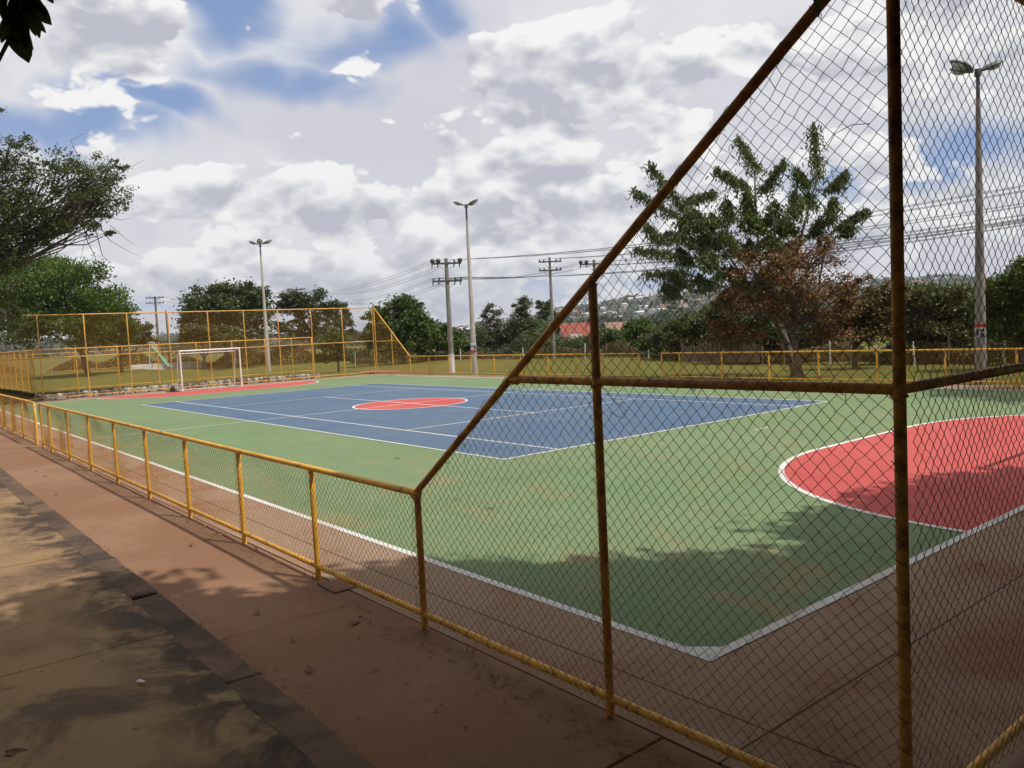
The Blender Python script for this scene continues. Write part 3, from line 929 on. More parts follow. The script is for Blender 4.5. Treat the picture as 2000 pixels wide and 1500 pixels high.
# notices tied to two of the posts
def facing(p):
    return math.atan2(CAM[1]-p[1], CAM[0]-p[0])
def notice(label, p, z, kind):
    a_ = facing(p); d = np.array([math.cos(a_), math.sin(a_)]); t = np.array([-d[1], d[0]])
    e = empty('notice_board', (p[0]+d[0]*.17, p[1]+d[1]*.17, z), label, 'notice')
    c = lambda off, zz_, k=.18: (p[0]+d[0]*k+t[0]*off, p[1]+d[1]*k+t[1]*off, z+zz_)
    if kind == 0:
        MB().box(c(0, 0), (.012, .30, .42), a_).build('board', 'sign_white', e)
        MB().box(c(0, .17, .189), (.006, .30, .10), a_).build('header', 'sign_red', e)
        for off, zz_, w_, h_ in ((-.07, -.02, .08, .20), (.06, .03, .09, .09), (.05, -.10, .11, .10), (.0, -.17, .24, .03)):
            MB().box(c(off, zz_, .189), (.005, w_, h_), a_).build('print', 'sign_ink', e)
    else:
        MB().box(c(0, 0), (.012, .30, .52), a_).build('board', 'sign_white', e)
        MB().box(c(.0, -.19, .189), (.006, .30, .13), a_).build('footer', 'sign_red', e)
        MB().box(c(.06, .02, .189), (.006, .13, .20), a_).build('print', 'sign_blue', e)
        MB().box(c(-.08, .08, .189), (.006, .07, .12), a_).build('print', 'sign_ink', e)
notice('small printed notice with red header on the far right floodlight post', pR, 1.55, 0)
notice('small faded notice with red foot on the middle floodlight post', pM, 1.45, 1)

# ------------------------------------------------------------------ power poles and lines
def upole(label, base, h, arms, mat='pole_grey', rb=.15, armaz=None, white=0.0, arm=1.75, ins='pin'):
    e = empty('power_pole', base, label, 'power pole', 'power poles beyond the court')
    x_, y_, z_ = [float(q) for q in base]
    MB().tube([(x_, y_, z_-.1), (x_, y_, z_+h*.5), (x_, y_, z_+h)], [rb, rb*.8, rb*.62], 12).build('pole', mat, e)
    if white:
        MB().tube([(x_, y_, z_-.1), (x_, y_, z_+white)], [rb+.006, rb+.004], 12).build('white_base', 'wall_white', e)
    ends = []
    ca, sa = math.cos(armaz), math.sin(armaz)
    for hz in arms:
        o = MB().box((0, 0, 0), (arm, .09, .11), armaz).build('crossarm', 'dark_steel', e, (x_+sa*.12, y_-ca*.12, z_+hz))
        for t in (-.46, -.27, .27, .46):
            q = (x_+ca*t*arm+sa*.12, y_+sa*t*arm-ca*.12, z_+hz)
            if ins == 'ball' and hz == arms[0] and t in (-.46, -.27, .46):
                MB().tube([(q[0], q[1], q[2]+.02), (q[0], q[1], q[2]+.07), (q[0], q[1], q[2]+.16), (q[0], q[1], q[2]+.25), (q[0], q[1], q[2]+.29)], [.05, .12, .15, .12, .04], 10).build('insulator', 'ceramic', e)
            else:
                MB().tube([(q[0], q[1], q[2]+.05), (q[0], q[1], q[2]+.12), (q[0], q[1], q[2]+.2)], [.035, .06, .03], 8).build('insulator', 'ceramic', e)
            if ins == 'ball':
                MB().tube([(q[0]-ca*.04, q[1]-sa*.04, q[2]-.05), (q[0]-ca*.04, q[1]-sa*.04, q[2]-.25)], [.04, .03], 6).build('spool', 'ceramic', e)
            ends.append((q[0], q[1], q[2]+.2))
        for s in (-1, 1):
            MB().tube([(x_+ca*s*arm*.3, y_+sa*s*arm*.3, z_+hz-.04), (x_+ca*s*.06, y_+sa*s*.06, z_+hz-.45)], .012, 5).build('brace', 'dark_steel', e)
    return ends
A0 = math.atan2(_r[1], _r[0]) + R(8)
e1 = upole('grey power pole with white base and two loaded crossarms by the far fence', (-16.1, 12.9, GZ), 6.75, [6.45, 5.42], rb=.17, armaz=A0, white=1.1, ins='ball', arm=1.75)
b2 = ground_dir(1080, 61, GZ)
e2 = upole('slim dark power pole with two short crossarms beyond the lawn', b2, 7.75, [7.4, 6.75], rb=.15, armaz=A0, arm=1.75)
b3 = ground_dir(1166, 56, GZ)
e3 = upole('power pole with one crossarm partly hidden by the sloping fence rail', b3, 6.95, [6.65], rb=.16, armaz=A0, arm=2.1, ins='ball')
b4 = ground_dir(585, 100, .2)
e4 = upole('distant power pole rising through the trees right of the far goal', b4, 8.6, [8.3], rb=.16, armaz=A0, arm=2.0)
b5 = ground_dir(308, 120, .2)
e5 = upole('brown wooden power pole with two crossarms left of the far goal', b5, 9.2, [9.0, 8.3], 'bark_pale', rb=.2, armaz=A0, arm=2.4)
b6 = ground_dir(327, 112, .2)
e6 = upole('thin dark power pole beside the brown one left of the goal', b6, 6.9, [], 'dark_steel', rb=.13, armaz=A0)
b7 = np.array([24.0, 19.0, GZ])
e7 = upole('power pole out to the right beyond the far side lawn', b7, 7.3, [7.0, 6.0], rb=.17, armaz=A0+R(30))
b8 = np.array([26.0, 33.0, GZ])
e8 = upole('power pole out to the right on the farther line', b8, 8.6, [8.3, 7.4], rb=.17, armaz=A0+R(30))
b9 = ground_dir(-160, 150, .2)
def cable(p, q, sag, label, group, r=.009):
    p = np.array(p); q = np.array(q)
    pts = [p+(q-p)*t - np.array([0, 0, sag*4*t*(1-t)]) for t in np.linspace(0, 1, 15)]
    o = MB().tube(pts, r, 5).build('power_line', 'cable')
    tag(o, label, 'cable', group)
PO = ['leftmost', 'second from left', 'third from left', 'rightmost']
ARM = lambda k: 'upper' if k < 4 else 'lower'
for k in range(8):
    cable(e1[k], e7[k], .9 if k < 4 else 1.1, PO[k % 4]+' cable running right from the '+ARM(k)+' crossarm of the white-based pole', 'cables of the nearer power line, right span')
for k in range(8):
    cable(e4[k % 4], e1[k], 1.0+.12*k, PO[k % 4]+' cable running left from the '+ARM(k)+' crossarm of the white-based pole', 'cables of the nearer power line, left span', .010)
for k in range(8):
    cable(e2[k], e8[k], 1.0, PO[k % 4]+' cable running right from the '+ARM(k)+' crossarm of the slim dark pole', 'cables of the farther power line')
for k in range(4):
    cable(e3[k], e7[k+4], .8, PO[k]+' cable running right from the half-hidden single-crossarm pole', 'cables of the half-hidden pole, right span')
    cable(e1[k+4], e3[k], .5, PO[k]+' cable between the white-based pole and the half-hidden pole', 'cables between the two loaded poles')
for k in range(4):
    cable(e5[k], e4[k], 1.6, PO[k]+' thin cable between the two distant poles over the far goal', 'cables between the distant poles', .013)

# ------------------------------------------------------------------ trees
def leaves_mesh(name, P, size, up=.55, asp=.5, rng=RNG, droop=0.0, fold=.25):
    """one folded diamond leaf per point"""
    n = len(P)
    nrm = rng.normal(0, 1, (n, 3)); nrm /= np.linalg.norm(nrm, axis=1)[:, None]
    nrm[:, 2] = np.abs(nrm[:, 2]); nrm += np.array([0, 0, up]); nrm /= np.linalg.norm(nrm, axis=1)[:, None]
    d = rng.normal(0, 1, (n, 3)); d[:, 2] -= droop
    d -= nrm*(d*nrm).sum(1)[:, None]*(1-min(droop, .8)); d /= np.linalg.norm(d, axis=1)[:, None]+1e-9
    s = np.cross(nrm, d); s /= np.linalg.norm(s, axis=1)[:, None]+1e-9
    L = size*rng.uniform(.65, 1.35, n)[:, None]
    a = P - d*L*.5; b = P + d*L*.5
    l_ = P - d*L*.06 + s*L*asp*.5 + nrm*L*fold*.5; r_ = P - d*L*.06 - s*L*asp*.5 + nrm*L*fold*.5
    V = np.stack([a, l_, b, r_], 1).reshape(-1, 3)
    Fq = np.arange(4*n).reshape(-1, 4)
    return npmesh(name, V, Fq)
def ell(n, rng, inner=.35, lowcut=-.75):
    v = rng.normal(0, 1, (n*3, 3)); v /= np.linalg.norm(v, axis=1)[:, None]
    v = v[v[:, 2] > lowcut][:n]
    return v*(inner+(1-inner)*rng.random((len(v), 1))**.55)
def make_tree(name, label, cat, base, trunk_top, blobs, leafmat_, size, per=42, crs=.16, tr=.16, bark='bark', group=None, seed=1,
              up=.55, asp=.5, droop=0., limb=.5, keep=None, lean=(0, 0), lf=1.0):
    """base xyz; blobs: (x,y,z,rx,ry,rz,nclusters) in world coordinates"""
    rng = np.random.default_rng(seed)
    e = empty(name, base, label, cat, group)
    base = np.array(base, float)
    tt = np.array(trunk_top, float)
    mb = MB()
    mid = base + (tt-base)*.5 + np.array([lean[0], lean[1], 0])
    trunk = [base+np.array([0, 0, -.15]), base+np.array([0, 0, .12]), base+(mid-base)*.5, mid, mid+(tt-mid)*.55, tt]
    mb.tube(trunk, [tr*1.35, tr*1.08, tr*.95, tr*.82, tr*.66, tr*.45], 10)
    pts = []
    for (bx, by, bz, rx, ry, rz, nc) in blobs:
        c = ell(nc, rng)*np.array([rx, ry, rz]) + np.array([bx, by, bz])
        pts.append((c, np.array([bx, by, bz]), np.array([rx, ry, rz])))
    P = []
    for c, bc, rr in pts:
        # a limb to the blob, then twigs to some clusters
        s0 = trunk[3] if rng.random() < .5 else trunk[4]
        m1 = s0+(bc-s0)*.5+rng.normal(0, .12, 3)*np.linalg.norm(bc-s0)*.5
        mb.tube([s0, m1, bc], [tr*.5*lf, tr*.36*lf, tr*.2*lf], 7)
        for q in c:
            if rng.random() < limb:
                t = rng.random()
                s1 = m1+(bc-m1)*t
                mq = (s1+q)/2+rng.normal(0, .08, 3)*np.linalg.norm(q-s1)
                mb.tube([s1, mq, q], [tr*.17, tr*.1, tr*.04], 4, cap=False)
        k = rng.integers(int(per*.6), int(per*1.4), len(c))
        idx = np.repeat(np.arange(len(c)), k)
        sc = np.clip(rr.mean()*crs*2.0, .12, 1.4)
        scl = sc*rng.uniform(.6, 1.35, len(c))[idx][:, None]
        off = rng.normal(0, 1, (len(idx), 3))*np.array([.62, .62, .38])*scl
        P.append(c[idx]+off)
    P = np.concatenate(P)
    if keep is not None: P = P[keep(P)]
    P = P[P[:, 2] > base[2]+.05]
    mb.build('trunk', bark, e)
    o = link('crown', leaves_mesh('crown', P, size, up, asp, rng, droop), leafmat_, e)
    o['kind'] = 'stuff'
    return e
def pblob(px, py, D, wpx, hpx, n, depth=None):
    """crown lobe seen at (px,py) with half sizes wpx,hpx pixels"""
    c = at(px, py, D); m = ppm(px, D)
    rx = wpx/m; rz = hpx/m
    return (c[0], c[1], c[2], rx, rx if depth is None else depth, rz, n)
def ptree(name, label, cat, px, D, lobes, lm, size, base_z=GZ, trunk_frac=.5, **kw):
    b = ground_dir(px, D, base_z)
    bl = []
    for (lx, ly, w_, h_, n, *dd) in lobes:
        bl.append(pblob(lx, ly, D+(dd[0] if dd else 0), w_, h_, n))
    top = np.mean([q[2] for q in bl])
    tp = np.array([b[0], b[1], b[2]+(top-b[2])*(trunk_frac*2)])
    return make_tree(name, label, cat, b, tp, bl, lm, size, **kw)
TG = 'trees beyond the court'
# left: shady tree on the playground lawn, and another trunk beside it
ptree('shade_tree', 'broad bright green tree with drooping fronds at the far left', 'tree', 165, 75,
      [(60, 570, 85, 60, 60), (150, 570, 80, 55, 60, -2), (195, 615, 60, 42, 40, 1), (110, 640, 90, 45, 50, -2), (20, 630, 70, 60, 46), (215, 640, 45, 35, 24, 2), (100, 540, 60, 40, 34), (30, 520, 60, 50, 34, 3)],
      'leaf_bright', .34, base_z=.3, trunk_frac=.32, per=85, tr=.22, seed=21, droop=.7, asp=.42, group=TG, lean=(.3, -.4))
ptree('shade_tree', 'olive leafy tree with low branches right of the broad left tree', 'tree', 232, 80,
      [(215, 640, 45, 38, 34), (262, 655, 36, 26, 26), (185, 660, 45, 26, 26), (285, 665, 22, 16, 12)],
      'leaf_olive', .32, base_z=.3, trunk_frac=.4, per=70, tr=.14, seed=22, droop=.5, group=TG)
# large sparse tree whose trunk stands left of the view
sb = ground_dir(-190, 41, GZ)
make_tree('sparse_tree', 'tall sparse dark tree reaching in from the left with bare twigs', 'tree', sb, at(-120, 470, 41),
          [pblob(60, 385, 40, 75, 75, 40), pblob(130, 340, 40, 50, 45, 30), pblob(185, 345, 41, 50, 45, 30), pblob(215, 395, 40, 42, 50, 22),
           pblob(150, 420, 41, 55, 40, 22), pblob(195, 440, 40, 30, 26, 10), pblob(35, 300, 39, 40, 38, 16), pblob(20, 430, 40, 75, 55, 38),
           pblob(-60, 400, 41, 120, 130, 80), pblob(60, 440, 40, 60, 45, 30), pblob(10, 350, 40, 60, 60, 30), pblob(0, 480, 40, 60, 50, 30), pblob(115, 440, 40, 45, 30, 18), pblob(165, 395, 40, 50, 40, 24), pblob(-60, 520, 40, 70, 70, 30), pblob(-10, 520, 40, 50, 55, 22), pblob(80, 470, 40, 36, 22, 12), pblob(240, 325, 40, 18, 16, 4), pblob(-25, 215, 39, 30, 25, 8), pblob(15, 620, 39, 30, 60, 22)],
          'leaf_sparse', .16, per=44, tr=.24, seed=23, lf=.32, limb=.8, crs=.15, droop=.5, asp=.42, group=TG)
# bare twigs hanging from it
tw = MB(); rt = random.Random(9)
root = [o for o in bpy.data.objects if o.name.startswith('sparse_tree')][0]
for (pts_, r_) in [([(120, 400), (160, 425), (170, 470), (185, 500), (192, 522)], .035), ([(170, 410), (190, 460), (200, 500), (215, 512)], .03), ([(185, 430), (215, 470), (250, 490), (272, 500)], .02),
                   ([(200, 420), (235, 430), (262, 425)], .016), ([(150, 300), (138, 275), (160, 262), (172, 262)], .016), ([(230, 340), (258, 325), (282, 312)], .016), ([(215, 440), (250, 470), (268, 482)], .014), ([(165, 470), (160, 495), (168, 505)], .012)]:
    P3 = [at(x_, y_, 40+.6*math.sin(i_)) for i_, (x_, y_) in enumerate(pts_)]
    MB().tube(P3, [r_*(1-.8*i_/(len(P3)-1)) for i_ in range(len(P3))], 5, cap=False).build('bare_twig', 'bark', root)
# round dark trees behind the goal
ptree('round_tree', 'large round dark tree behind the far goal, left of the floodlight post', 'tree', 440, 88,
      [(440, 605, 78, 50, 80), (400, 635, 45, 40, 36), (495, 610, 42, 42, 36), (470, 580, 45, 28, 30), (415, 590, 35, 32, 26), (450, 655, 70, 30, 40)],
      'leaf_dark', .42, base_z=0, trunk_frac=.4, per=75, tr=.3, seed=31, crs=.13, group=TG)
ptree('round_tree', 'olive bush-like tree at the foot of the large round dark tree', 'tree', 395, 82,
      [(388, 650, 36, 20, 26), (430, 655, 36, 18, 22), (365, 662, 14, 14, 8)], 'leaf_olive', .36, base_z=0, trunk_frac=.35, per=60, tr=.14, seed=32, group=TG)
ptree('round_tree', 'dark open-crowned tree behind the fence right of the floodlight post', 'tree', 610, 92,
      [(610, 595, 52, 30, 46), (660, 610, 32, 28, 24), (570, 600, 38, 34, 28), (640, 635, 48, 26, 22), (575, 645, 42, 34, 34), (675, 640, 18, 24, 10)],
      'leaf_dark', .40, base_z=0, trunk_frac=.4, per=62, tr=.28, seed=33, crs=.11, group=TG)
ptree('young_tree', 'small young green tree on the lawn behind the far fence', 'tree', 657, 58,
      [(640, 680, 24, 24, 30), (655, 665, 22, 20, 26), (632, 700, 16, 14, 14), (668, 695, 14, 16, 12), (645, 648, 14, 12, 10)],
      'leaf_mid', .16, base_z=GZ, trunk_frac=.35, per=70, tr=.09, seed=34, droop=.4, group=TG)
ptree('round_tree', 'dense bright green tree just right of the tall far fence corner', 'tree', 785, 66,
      [(785, 625, 50, 42, 60), (745, 650, 36, 36, 36), (820, 655, 36, 36, 40), (790, 670, 60, 26, 40), (795, 600, 28, 18, 18), (735, 625, 26, 26, 20)],
      'leaf_mid', .30, base_z=GZ, trunk_frac=.35, per=80, tr=.24, seed=35, crs=.13, group=TG)
ptree('bushy_tree', 'bushy green tree behind the white-based power pole', 'tree', 850, 68,
      [(850, 660, 30, 28, 30), (880, 672, 28, 24, 26), (828, 676, 28, 20, 22), (866, 645, 16, 12, 8), (905, 680, 20, 16, 14)],
      'leaf_mid', .28, trunk_frac=.35, per=70, tr=.16, seed=36, group=TG)
ptree('feathery_tree', 'feathery grey-green tree right of the middle floodlight post', 'tree', 962, 74,
      [(962, 620, 18, 28, 16), (955, 650, 36, 24, 26), (985, 655, 26, 24, 20), (940, 668, 26, 18, 16), (970, 675, 40, 16, 22)],
      'leaf_grey', .26, trunk_frac=.4, per=65, tr=.14, seed=37, group=TG)
ptree('feathery_tree', 'taller feathery grey-green tree left of the slim dark power pole', 'tree', 1020, 72,
      [(1020, 600, 18, 20, 16), (1022, 630, 28, 26, 30), (1005, 650, 26, 20, 20), (1045, 650, 26, 26, 24), (1025, 672, 42, 18, 30)],
      'leaf_grey', .26, trunk_frac=.4, per=70, tr=.15, seed=38, group=TG)
ptree('round_tree', 'small dark round tree touching the slim dark power pole', 'tree', 1064, 90,
      [(1062, 598, 16, 14, 14), (1070, 615, 18, 14, 14), (1058, 640, 20, 24, 14)], 'leaf_dark', .34, trunk_frac=.42, per=60, tr=.16, seed=39, group=TG)
ptree('bushy_tree', 'low green bush in front of the red-roofed house', 'tree', 1140, 68,
      [(1135, 672, 30, 15, 26), (1165, 665, 22, 18, 18), (1105, 680, 20, 10, 12), (1080, 676, 22, 14, 14)], 'leaf_mid', .26, trunk_frac=.35, per=62, tr=.12, seed=40, group=TG)
ptree('bushy_tree', 'bright green bushy tree right of the first sloping-panel post', 'tree', 1225, 62,
      [(1215, 660, 34, 20, 34), (1250, 645, 28, 20, 26), (1195, 672, 24, 14, 16), (1240, 670, 34, 14, 22)], 'leaf_bright', .25, trunk_frac=.35, per=65, tr=.13, seed=41, group=TG)
ptree('bushy_tree', 'grey-green bush beside the gap in the far side fence', 'tree', 1290, 52,
      [(1275, 668, 26, 16, 22), (1300, 655, 26, 12, 18), (1262, 680, 14, 8, 10)], 'leaf_olive', .22, trunk_frac=.35, per=60, tr=.10, seed=42, group=TG)
ptree('bushy_tree', 'yellow-green leafy tree left of the rust-coloured tree', 'tree', 1340, 50,
      [(1330, 640, 34, 14, 26), (1365, 625, 36, 24, 34), (1400, 615, 34, 24, 30), (1345, 665, 44, 22, 40), (1400, 660, 40, 30, 44)], 'leaf_olive', .22, trunk_frac=.4, per=70, tr=.14, seed=43, group=TG)
ptree('bushy_tree', 'deep shaded green tree close behind the rust-coloured tree', 'tree', 1480, 46,
      [(1440, 650, 44, 36, 46), (1500, 640, 50, 44, 56), (1570, 645, 55, 40, 56), (1640, 640, 50, 40, 50)], 'leaf_dark', .22, trunk_frac=.4, per=80, tr=.18, seed=44, group=TG)
ptree('rust_tree', 'rust-red leafy tree just right of the thick dark trunk', 'tree', 1668, 37,
      [(1680, 600, 46, 40, 44), (1720, 615, 40, 46, 44), (1650, 625, 38, 36, 34), (1700, 650, 56, 22, 34), (1740, 575, 30, 26, 20)], 'leaf_rust_green', .15, trunk_frac=.35, per=70, tr=.12, seed=45, group=TG, crs=.13)
ptree('bushy_tree', 'olive shrubby tree left of the far right floodlight post', 'tree', 1820, 40,
      [(1800, 600, 40, 44, 44), (1850, 590, 44, 44, 48), (1830, 645, 66, 34, 56), (1890, 620, 34, 44, 36), (1775, 640, 30, 36, 26)], 'leaf_olive', .17, trunk_frac=.4, per=80, tr=.13, seed=46, group=TG)
ptree('bushy_tree', 'dense dark green tree at the right edge behind the floodlight post', 'tree', 1990, 34,
      [(1960, 585, 46, 50, 56), (2010, 560, 50, 50, 60), (1985, 640, 66, 36, 60), (2060, 600, 60, 70, 50), (2110, 560, 60, 80, 50)], 'leaf_mid', .16, trunk_frac=.4, per=80, tr=.2, seed=47, group=TG)
# rust tree in the middle: thick dark trunk on the lawn
TB = np.array([6.55, 12.9, GZ])
make_tree('rust_tree', 'rust and orange leafed tree with thick dark trunk behind the far side fence', 'tree', TB, at(1545, 610, 31.6),
          [pblob(1530, 500, 31.4, 48, 26, 20), pblob(1595, 505, 31, 44, 26, 18), pblob(1480, 530, 31, 46, 30, 22), pblob(1430, 585, 31.4, 34, 34, 16), pblob(1550, 560, 30.6, 60, 34, 26),
           pblob(1640, 560, 31.6, 36, 26, 14), pblob(1500, 600, 31.6, 60, 34, 26), pblob(1600, 600, 31.4, 56, 34, 26), pblob(1410, 640, 31.6, 34, 26, 14), pblob(1670, 595, 31.4, 30, 30, 12),
           pblob(1450, 655, 31.6, 44, 22, 16), pblob(1620, 650, 31.8, 50, 24, 18), pblob(1545, 478, 32, 18, 12, 5), pblob(1455, 505, 31.4, 22, 14, 6), pblob(1610, 475, 31.2, 16, 12, 4), pblob(1685, 545, 31.2, 12, 10, 3)],
          'leaf_rust', .125, per=56, tr=.14, seed=51, limb=1.0, crs=.24, lf=.6, group=TG)

# tall feather-leaved tree: long shoots, each ending in a plume of hanging leaflets
ft = empty('feather_tree', (5.6, 14.2, GZ), 'tall slender tree with feathery drooping plumes above the rust tree', 'tree', TG)
rngf = np.random.default_rng(77)
mb = MB()
FB = np.array([5.6, 14.2, GZ])
limbs = []
def limb3(pts_, r0, r1):
    Q = [at(x_, y_, 33.2+dd) for (x_, y_, dd) in pts_]
    mb.tube(Q, [r0+(r1-r0)*k/(len(Q)-1) for k in range(len(Q))], 7)
    for q0, q1 in zip(Q[:-1], Q[1:]):
        for t in np.linspace(0, 1, 6): limbs.append(q0+(q1-q0)*t)
fork = at(1510, 610, 33.2)
mb.tube([FB, FB+(fork-FB)*.5+np.array([.12, 0, 0]), fork], [.17, .14, .12], 9)
limb3([(1510, 612, 0), (1485, 520, .2), (1478, 440, .3), (1474, 350, .2)], .085, .03)
limb3([(1510, 612, 0), (1550, 520, -.5), (1568, 450, -.8), (1595, 350, -.6)], .085, .03)
limb3([(1508, 615, 0), (1450, 540, .8), (1390, 450, 1.2), (1330, 400, 1.3)], .075, .025)
limb3([(1508, 618, 0), (1440, 560, -.9), (1380, 510, -1.4), (1320, 495, -1.6)], .07, .025)
limb3([(1510, 612, 0), (1570, 540, 1.0), (1605, 470, 1.4), (1640, 440, 1.5)], .06, .02)
limb3([(1508, 618, 0), (1450, 580, -.2), (1390, 550, -.4), (1330, 530, -.4)], .06, .02)
limb3([(1510, 612, 0), (1510, 520, -1.2), (1512, 450, -1.6), (1510, 410, -1.6)], .06, .02)
limbs = np.array(limbs)
plumes = [((1560, 470), (1597, 340), (1588, 245), 14), ((1470, 440), (1478, 330), (1440, 270), 13), ((1478, 400), (1450, 360), (1400, 332), 13), ((1480, 400), (1492, 368), (1532, 315), 14),
          ((1590, 400), (1575, 360), (1555, 332), 12), ((1600, 400), (1622, 368), (1652, 338), 12), ((1545, 450), (1550, 420), (1553, 375), 14), ((1600, 440), (1618, 430), (1628, 388), 14),
          ((1600, 460), (1645, 440), (1692, 412), 12), ((1430, 430), (1330, 400), (1268, 322), 15), ((1400, 440), (1310, 415), (1236, 372), 13), ((1400, 430), (1345, 390), (1395, 376), 14),
          ((1450, 430), (1425, 425), (1418, 392), 15), ((1480, 430), (1462, 410), (1458, 375), 12), ((1520, 450), (1515, 425), (1512, 396), 15), ((1420, 450), (1370, 440), (1330, 432), 17),
          ((1410, 470), (1350, 470), (1300, 455), 17), ((1400, 490), (1320, 495), (1242, 488), 15), ((1410, 510), (1340, 530), (1262, 535), 16), ((1430, 500), (1390, 500), (1370, 480), 17),
          ((1430, 520), (1390, 550), (1370, 560), 17), ((1450, 470), (1430, 470), (1410, 455), 17), ((1490, 450), (1480, 445), (1465, 420), 18), ((1530, 470), (1540, 450), (1530, 430), 18),
          ((1580, 470), (1590, 455), (1600, 430), 15), ((1560, 440), (1572, 400), (1580, 380), 13), ((1440, 540), (1420, 570), (1405, 590), 16), ((1340, 460), (1290, 470), (1262, 440), 12), ((1620, 460), (1650, 455), (1662, 440), 9)]
rp = random.Random(31)
for _ in range(34):     # inner shoots filling the left and middle of the crown
    cx_ = rp.uniform(1300, 1560); cy_ = rp.uniform(405, 585)
    if cy_ < 600-(cx_-1290)*1.3 and cx_ < 1340: continue
    dx_ = rp.uniform(-34, 20); dy_ = rp.uniform(-34, 4)
    plumes.append(((cx_, cy_), (cx_+dx_*.3, cy_+dy_*.3), (cx_+dx_, cy_+dy_), rp.uniform(13, 20)))
PP = []; BR = []
for kk_, (p0, p1, p2, wd) in enumerate(plumes):
    Dk = 33.2 + 1.7*math.sin(kk_*1.9)
    b_ = at(*p1, Dk); c_ = at(*p2, Dk+.3*math.cos(kk_))
    dl = np.linalg.norm(limbs-b_, axis=1)+.6*np.maximum(0, limbs[:, 2]-b_[2]+.2)
    a_ = limbs[int(np.argmin(dl))]
    mb.tube([a_, (a_+b_)/2+np.array([0, 0, -.06]), b_], [.028, .024, .018], 6); mb.tube([b_, (b_+c_)/2, c_], [.018, .012, .006], 5)
    m = ppm(p2[0], Dk); rad = 1.42*wd/m
    n = 760
    t = rngf.random(n)*1.12-.10
    axp = b_+(c_-b_)*t[:, None]
    ang = rngf.random(n)*2*math.pi
    rr = rad*np.abs(rngf.normal(0, .62, n))*(1.1-.40*np.clip(t, 0, 1))*(.7+.5*np.sin(t*11+kk_)**2)
    off = np.stack([np.cos(ang)*rr, np.sin(ang)*rr, -.6*rr+rngf.normal(0, .07, n)], 1)
    PP.append(axp+off)
    if kk_ in (22, 15, 23): BR.append(len(PP)-1)
mb.build('trunk', 'bark', ft)
o = link('crown', leaves_mesh('crown', np.concatenate([p for i_, p in enumerate(PP) if i_ not in BR]), .21, .2, .28, rngf, 1.5), 'leaf_feather', ft); o['kind'] = 'stuff'
o = link('young_foliage', leaves_mesh('young_foliage', np.concatenate([PP[i_] for i_ in BR]), .22, .3, .34, rngf, 1.2), 'leaf_bright', ft); o['kind'] = 'stuff'

# shade trees over the standpoint: crowns overhead, out of view, whose shadow falls across the near corner
EV = np.array([-22, -17, -15, -13.4, -12.9, -12.2, -12.0, -11.3, -10.4, -9.6, -9.0, -8.3, -7.6, -7.1, -6.3, -4.5, -3.3, -1.9, 0, 3.0, 4.5])
EU = np.array([16.5, 15.6, 15.5, 15.8, 14.6, 14.2, 15.8, 16.1, 15.9, 16.5, 17.2, 17.9, 18.4, 18.7, 17.9, 18.0, 18.1, 18.8, 19.6, 21.5, 24.0])
def canopy(label, tb, v0, v1, seed, n, h0=3.9, h1=7.6):
    rng = np.random.default_rng(seed)
    e = empty('mango_tree', tb, label, 'tree', 'shade trees over the platform')
    tb = np.array(tb, float)
    cl = []
    while len(cl) < n:
        v = rng.uniform(v0, v1)
        ue = np.interp(v, EV, EU)
        u_ = ue + .42 + (rng.random()**1.25)*(31-ue)
        cl.append((u_, v))
    cl = np.array(cl)
    h = rng.uniform(h0, h1, n)
    for _ in range(5):
        P = np.stack([cl[:, 0], cl[:, 1], 0*h], 1) + np.outer(h, SUN/SUN[2])
        x_, y_, z_ = project(P)
        vis = (z_ > 0) & (x_ > -220) & (x_ < 2220) & (y_ > -240) & (y_ < 1700)
        near_ = np.hypot(P[:, 0]-CAM[0], P[:, 1]-CAM[1]) < 1.2
        h = np.where(vis | near_, h+rng.uniform(.5, 1.4, n), h)
    P = np.stack([cl[:, 0], cl[:, 1], 0*h], 1) + np.outer(h, SUN/SUN[2])
    mb = MB()
    ft_ = tb+np.array([0, 0, 3.2])
    mb.tube([tb+np.array([0, 0, -.2]), tb+np.array([0, 0, .4]), tb+np.array([.1, 0, 2]), ft_], [.46, .36, .31, .29], 14)
    sub = rng.permutation(n)[:60]
    for q in P[sub]:
        m1 = ft_+(q-ft_)*.45+np.array([0, 0, .6])
        seg = np.concatenate([ft_+(m1-ft_)*np.linspace(0, 1, 8)[:, None], m1+(q-m1)*np.linspace(0, 1, 8)[:, None]])
        x_, y_, z_ = project(seg)
        if ((z_ > 0) & (x_ > -120) & (x_ < 2120) & (y_ > -120) & (y_ < 1600)).any(): continue
        mb.tube([ft_-np.array([0, 0, .2]), m1, q], [.13, .08, .03], 6)
    mb.build('trunk', 'bark', e)
    k = 44
    idx = np.repeat(np.arange(n), k)
    Q = P[idx] + rng.normal(0, 1, (n*k, 3))*np.array([.30, .30, .22])
    x_, y_, z_ = project(Q)
    vis = (z_ > 0) & (x_ > -170) & (x_ < 2170) & (y_ > -170) & (y_ < 1660)
    Q = Q[~vis]
    o = link('crown', leaves_mesh('crown', Q, .30, .7, .46, rng, .3), 'leaf_dark', e)
    o['kind'] = 'stuff'
canopy('large shade tree overhead right of the platform, behind the near end fence', (26.5, -5.0, GZ), -10.6, 4.5, 81, 2500)
canopy('large shade tree overhead behind the platform', (25.8, -17.5, .1), -22, -10.0, 82, 3000, 3.1, 6.2)
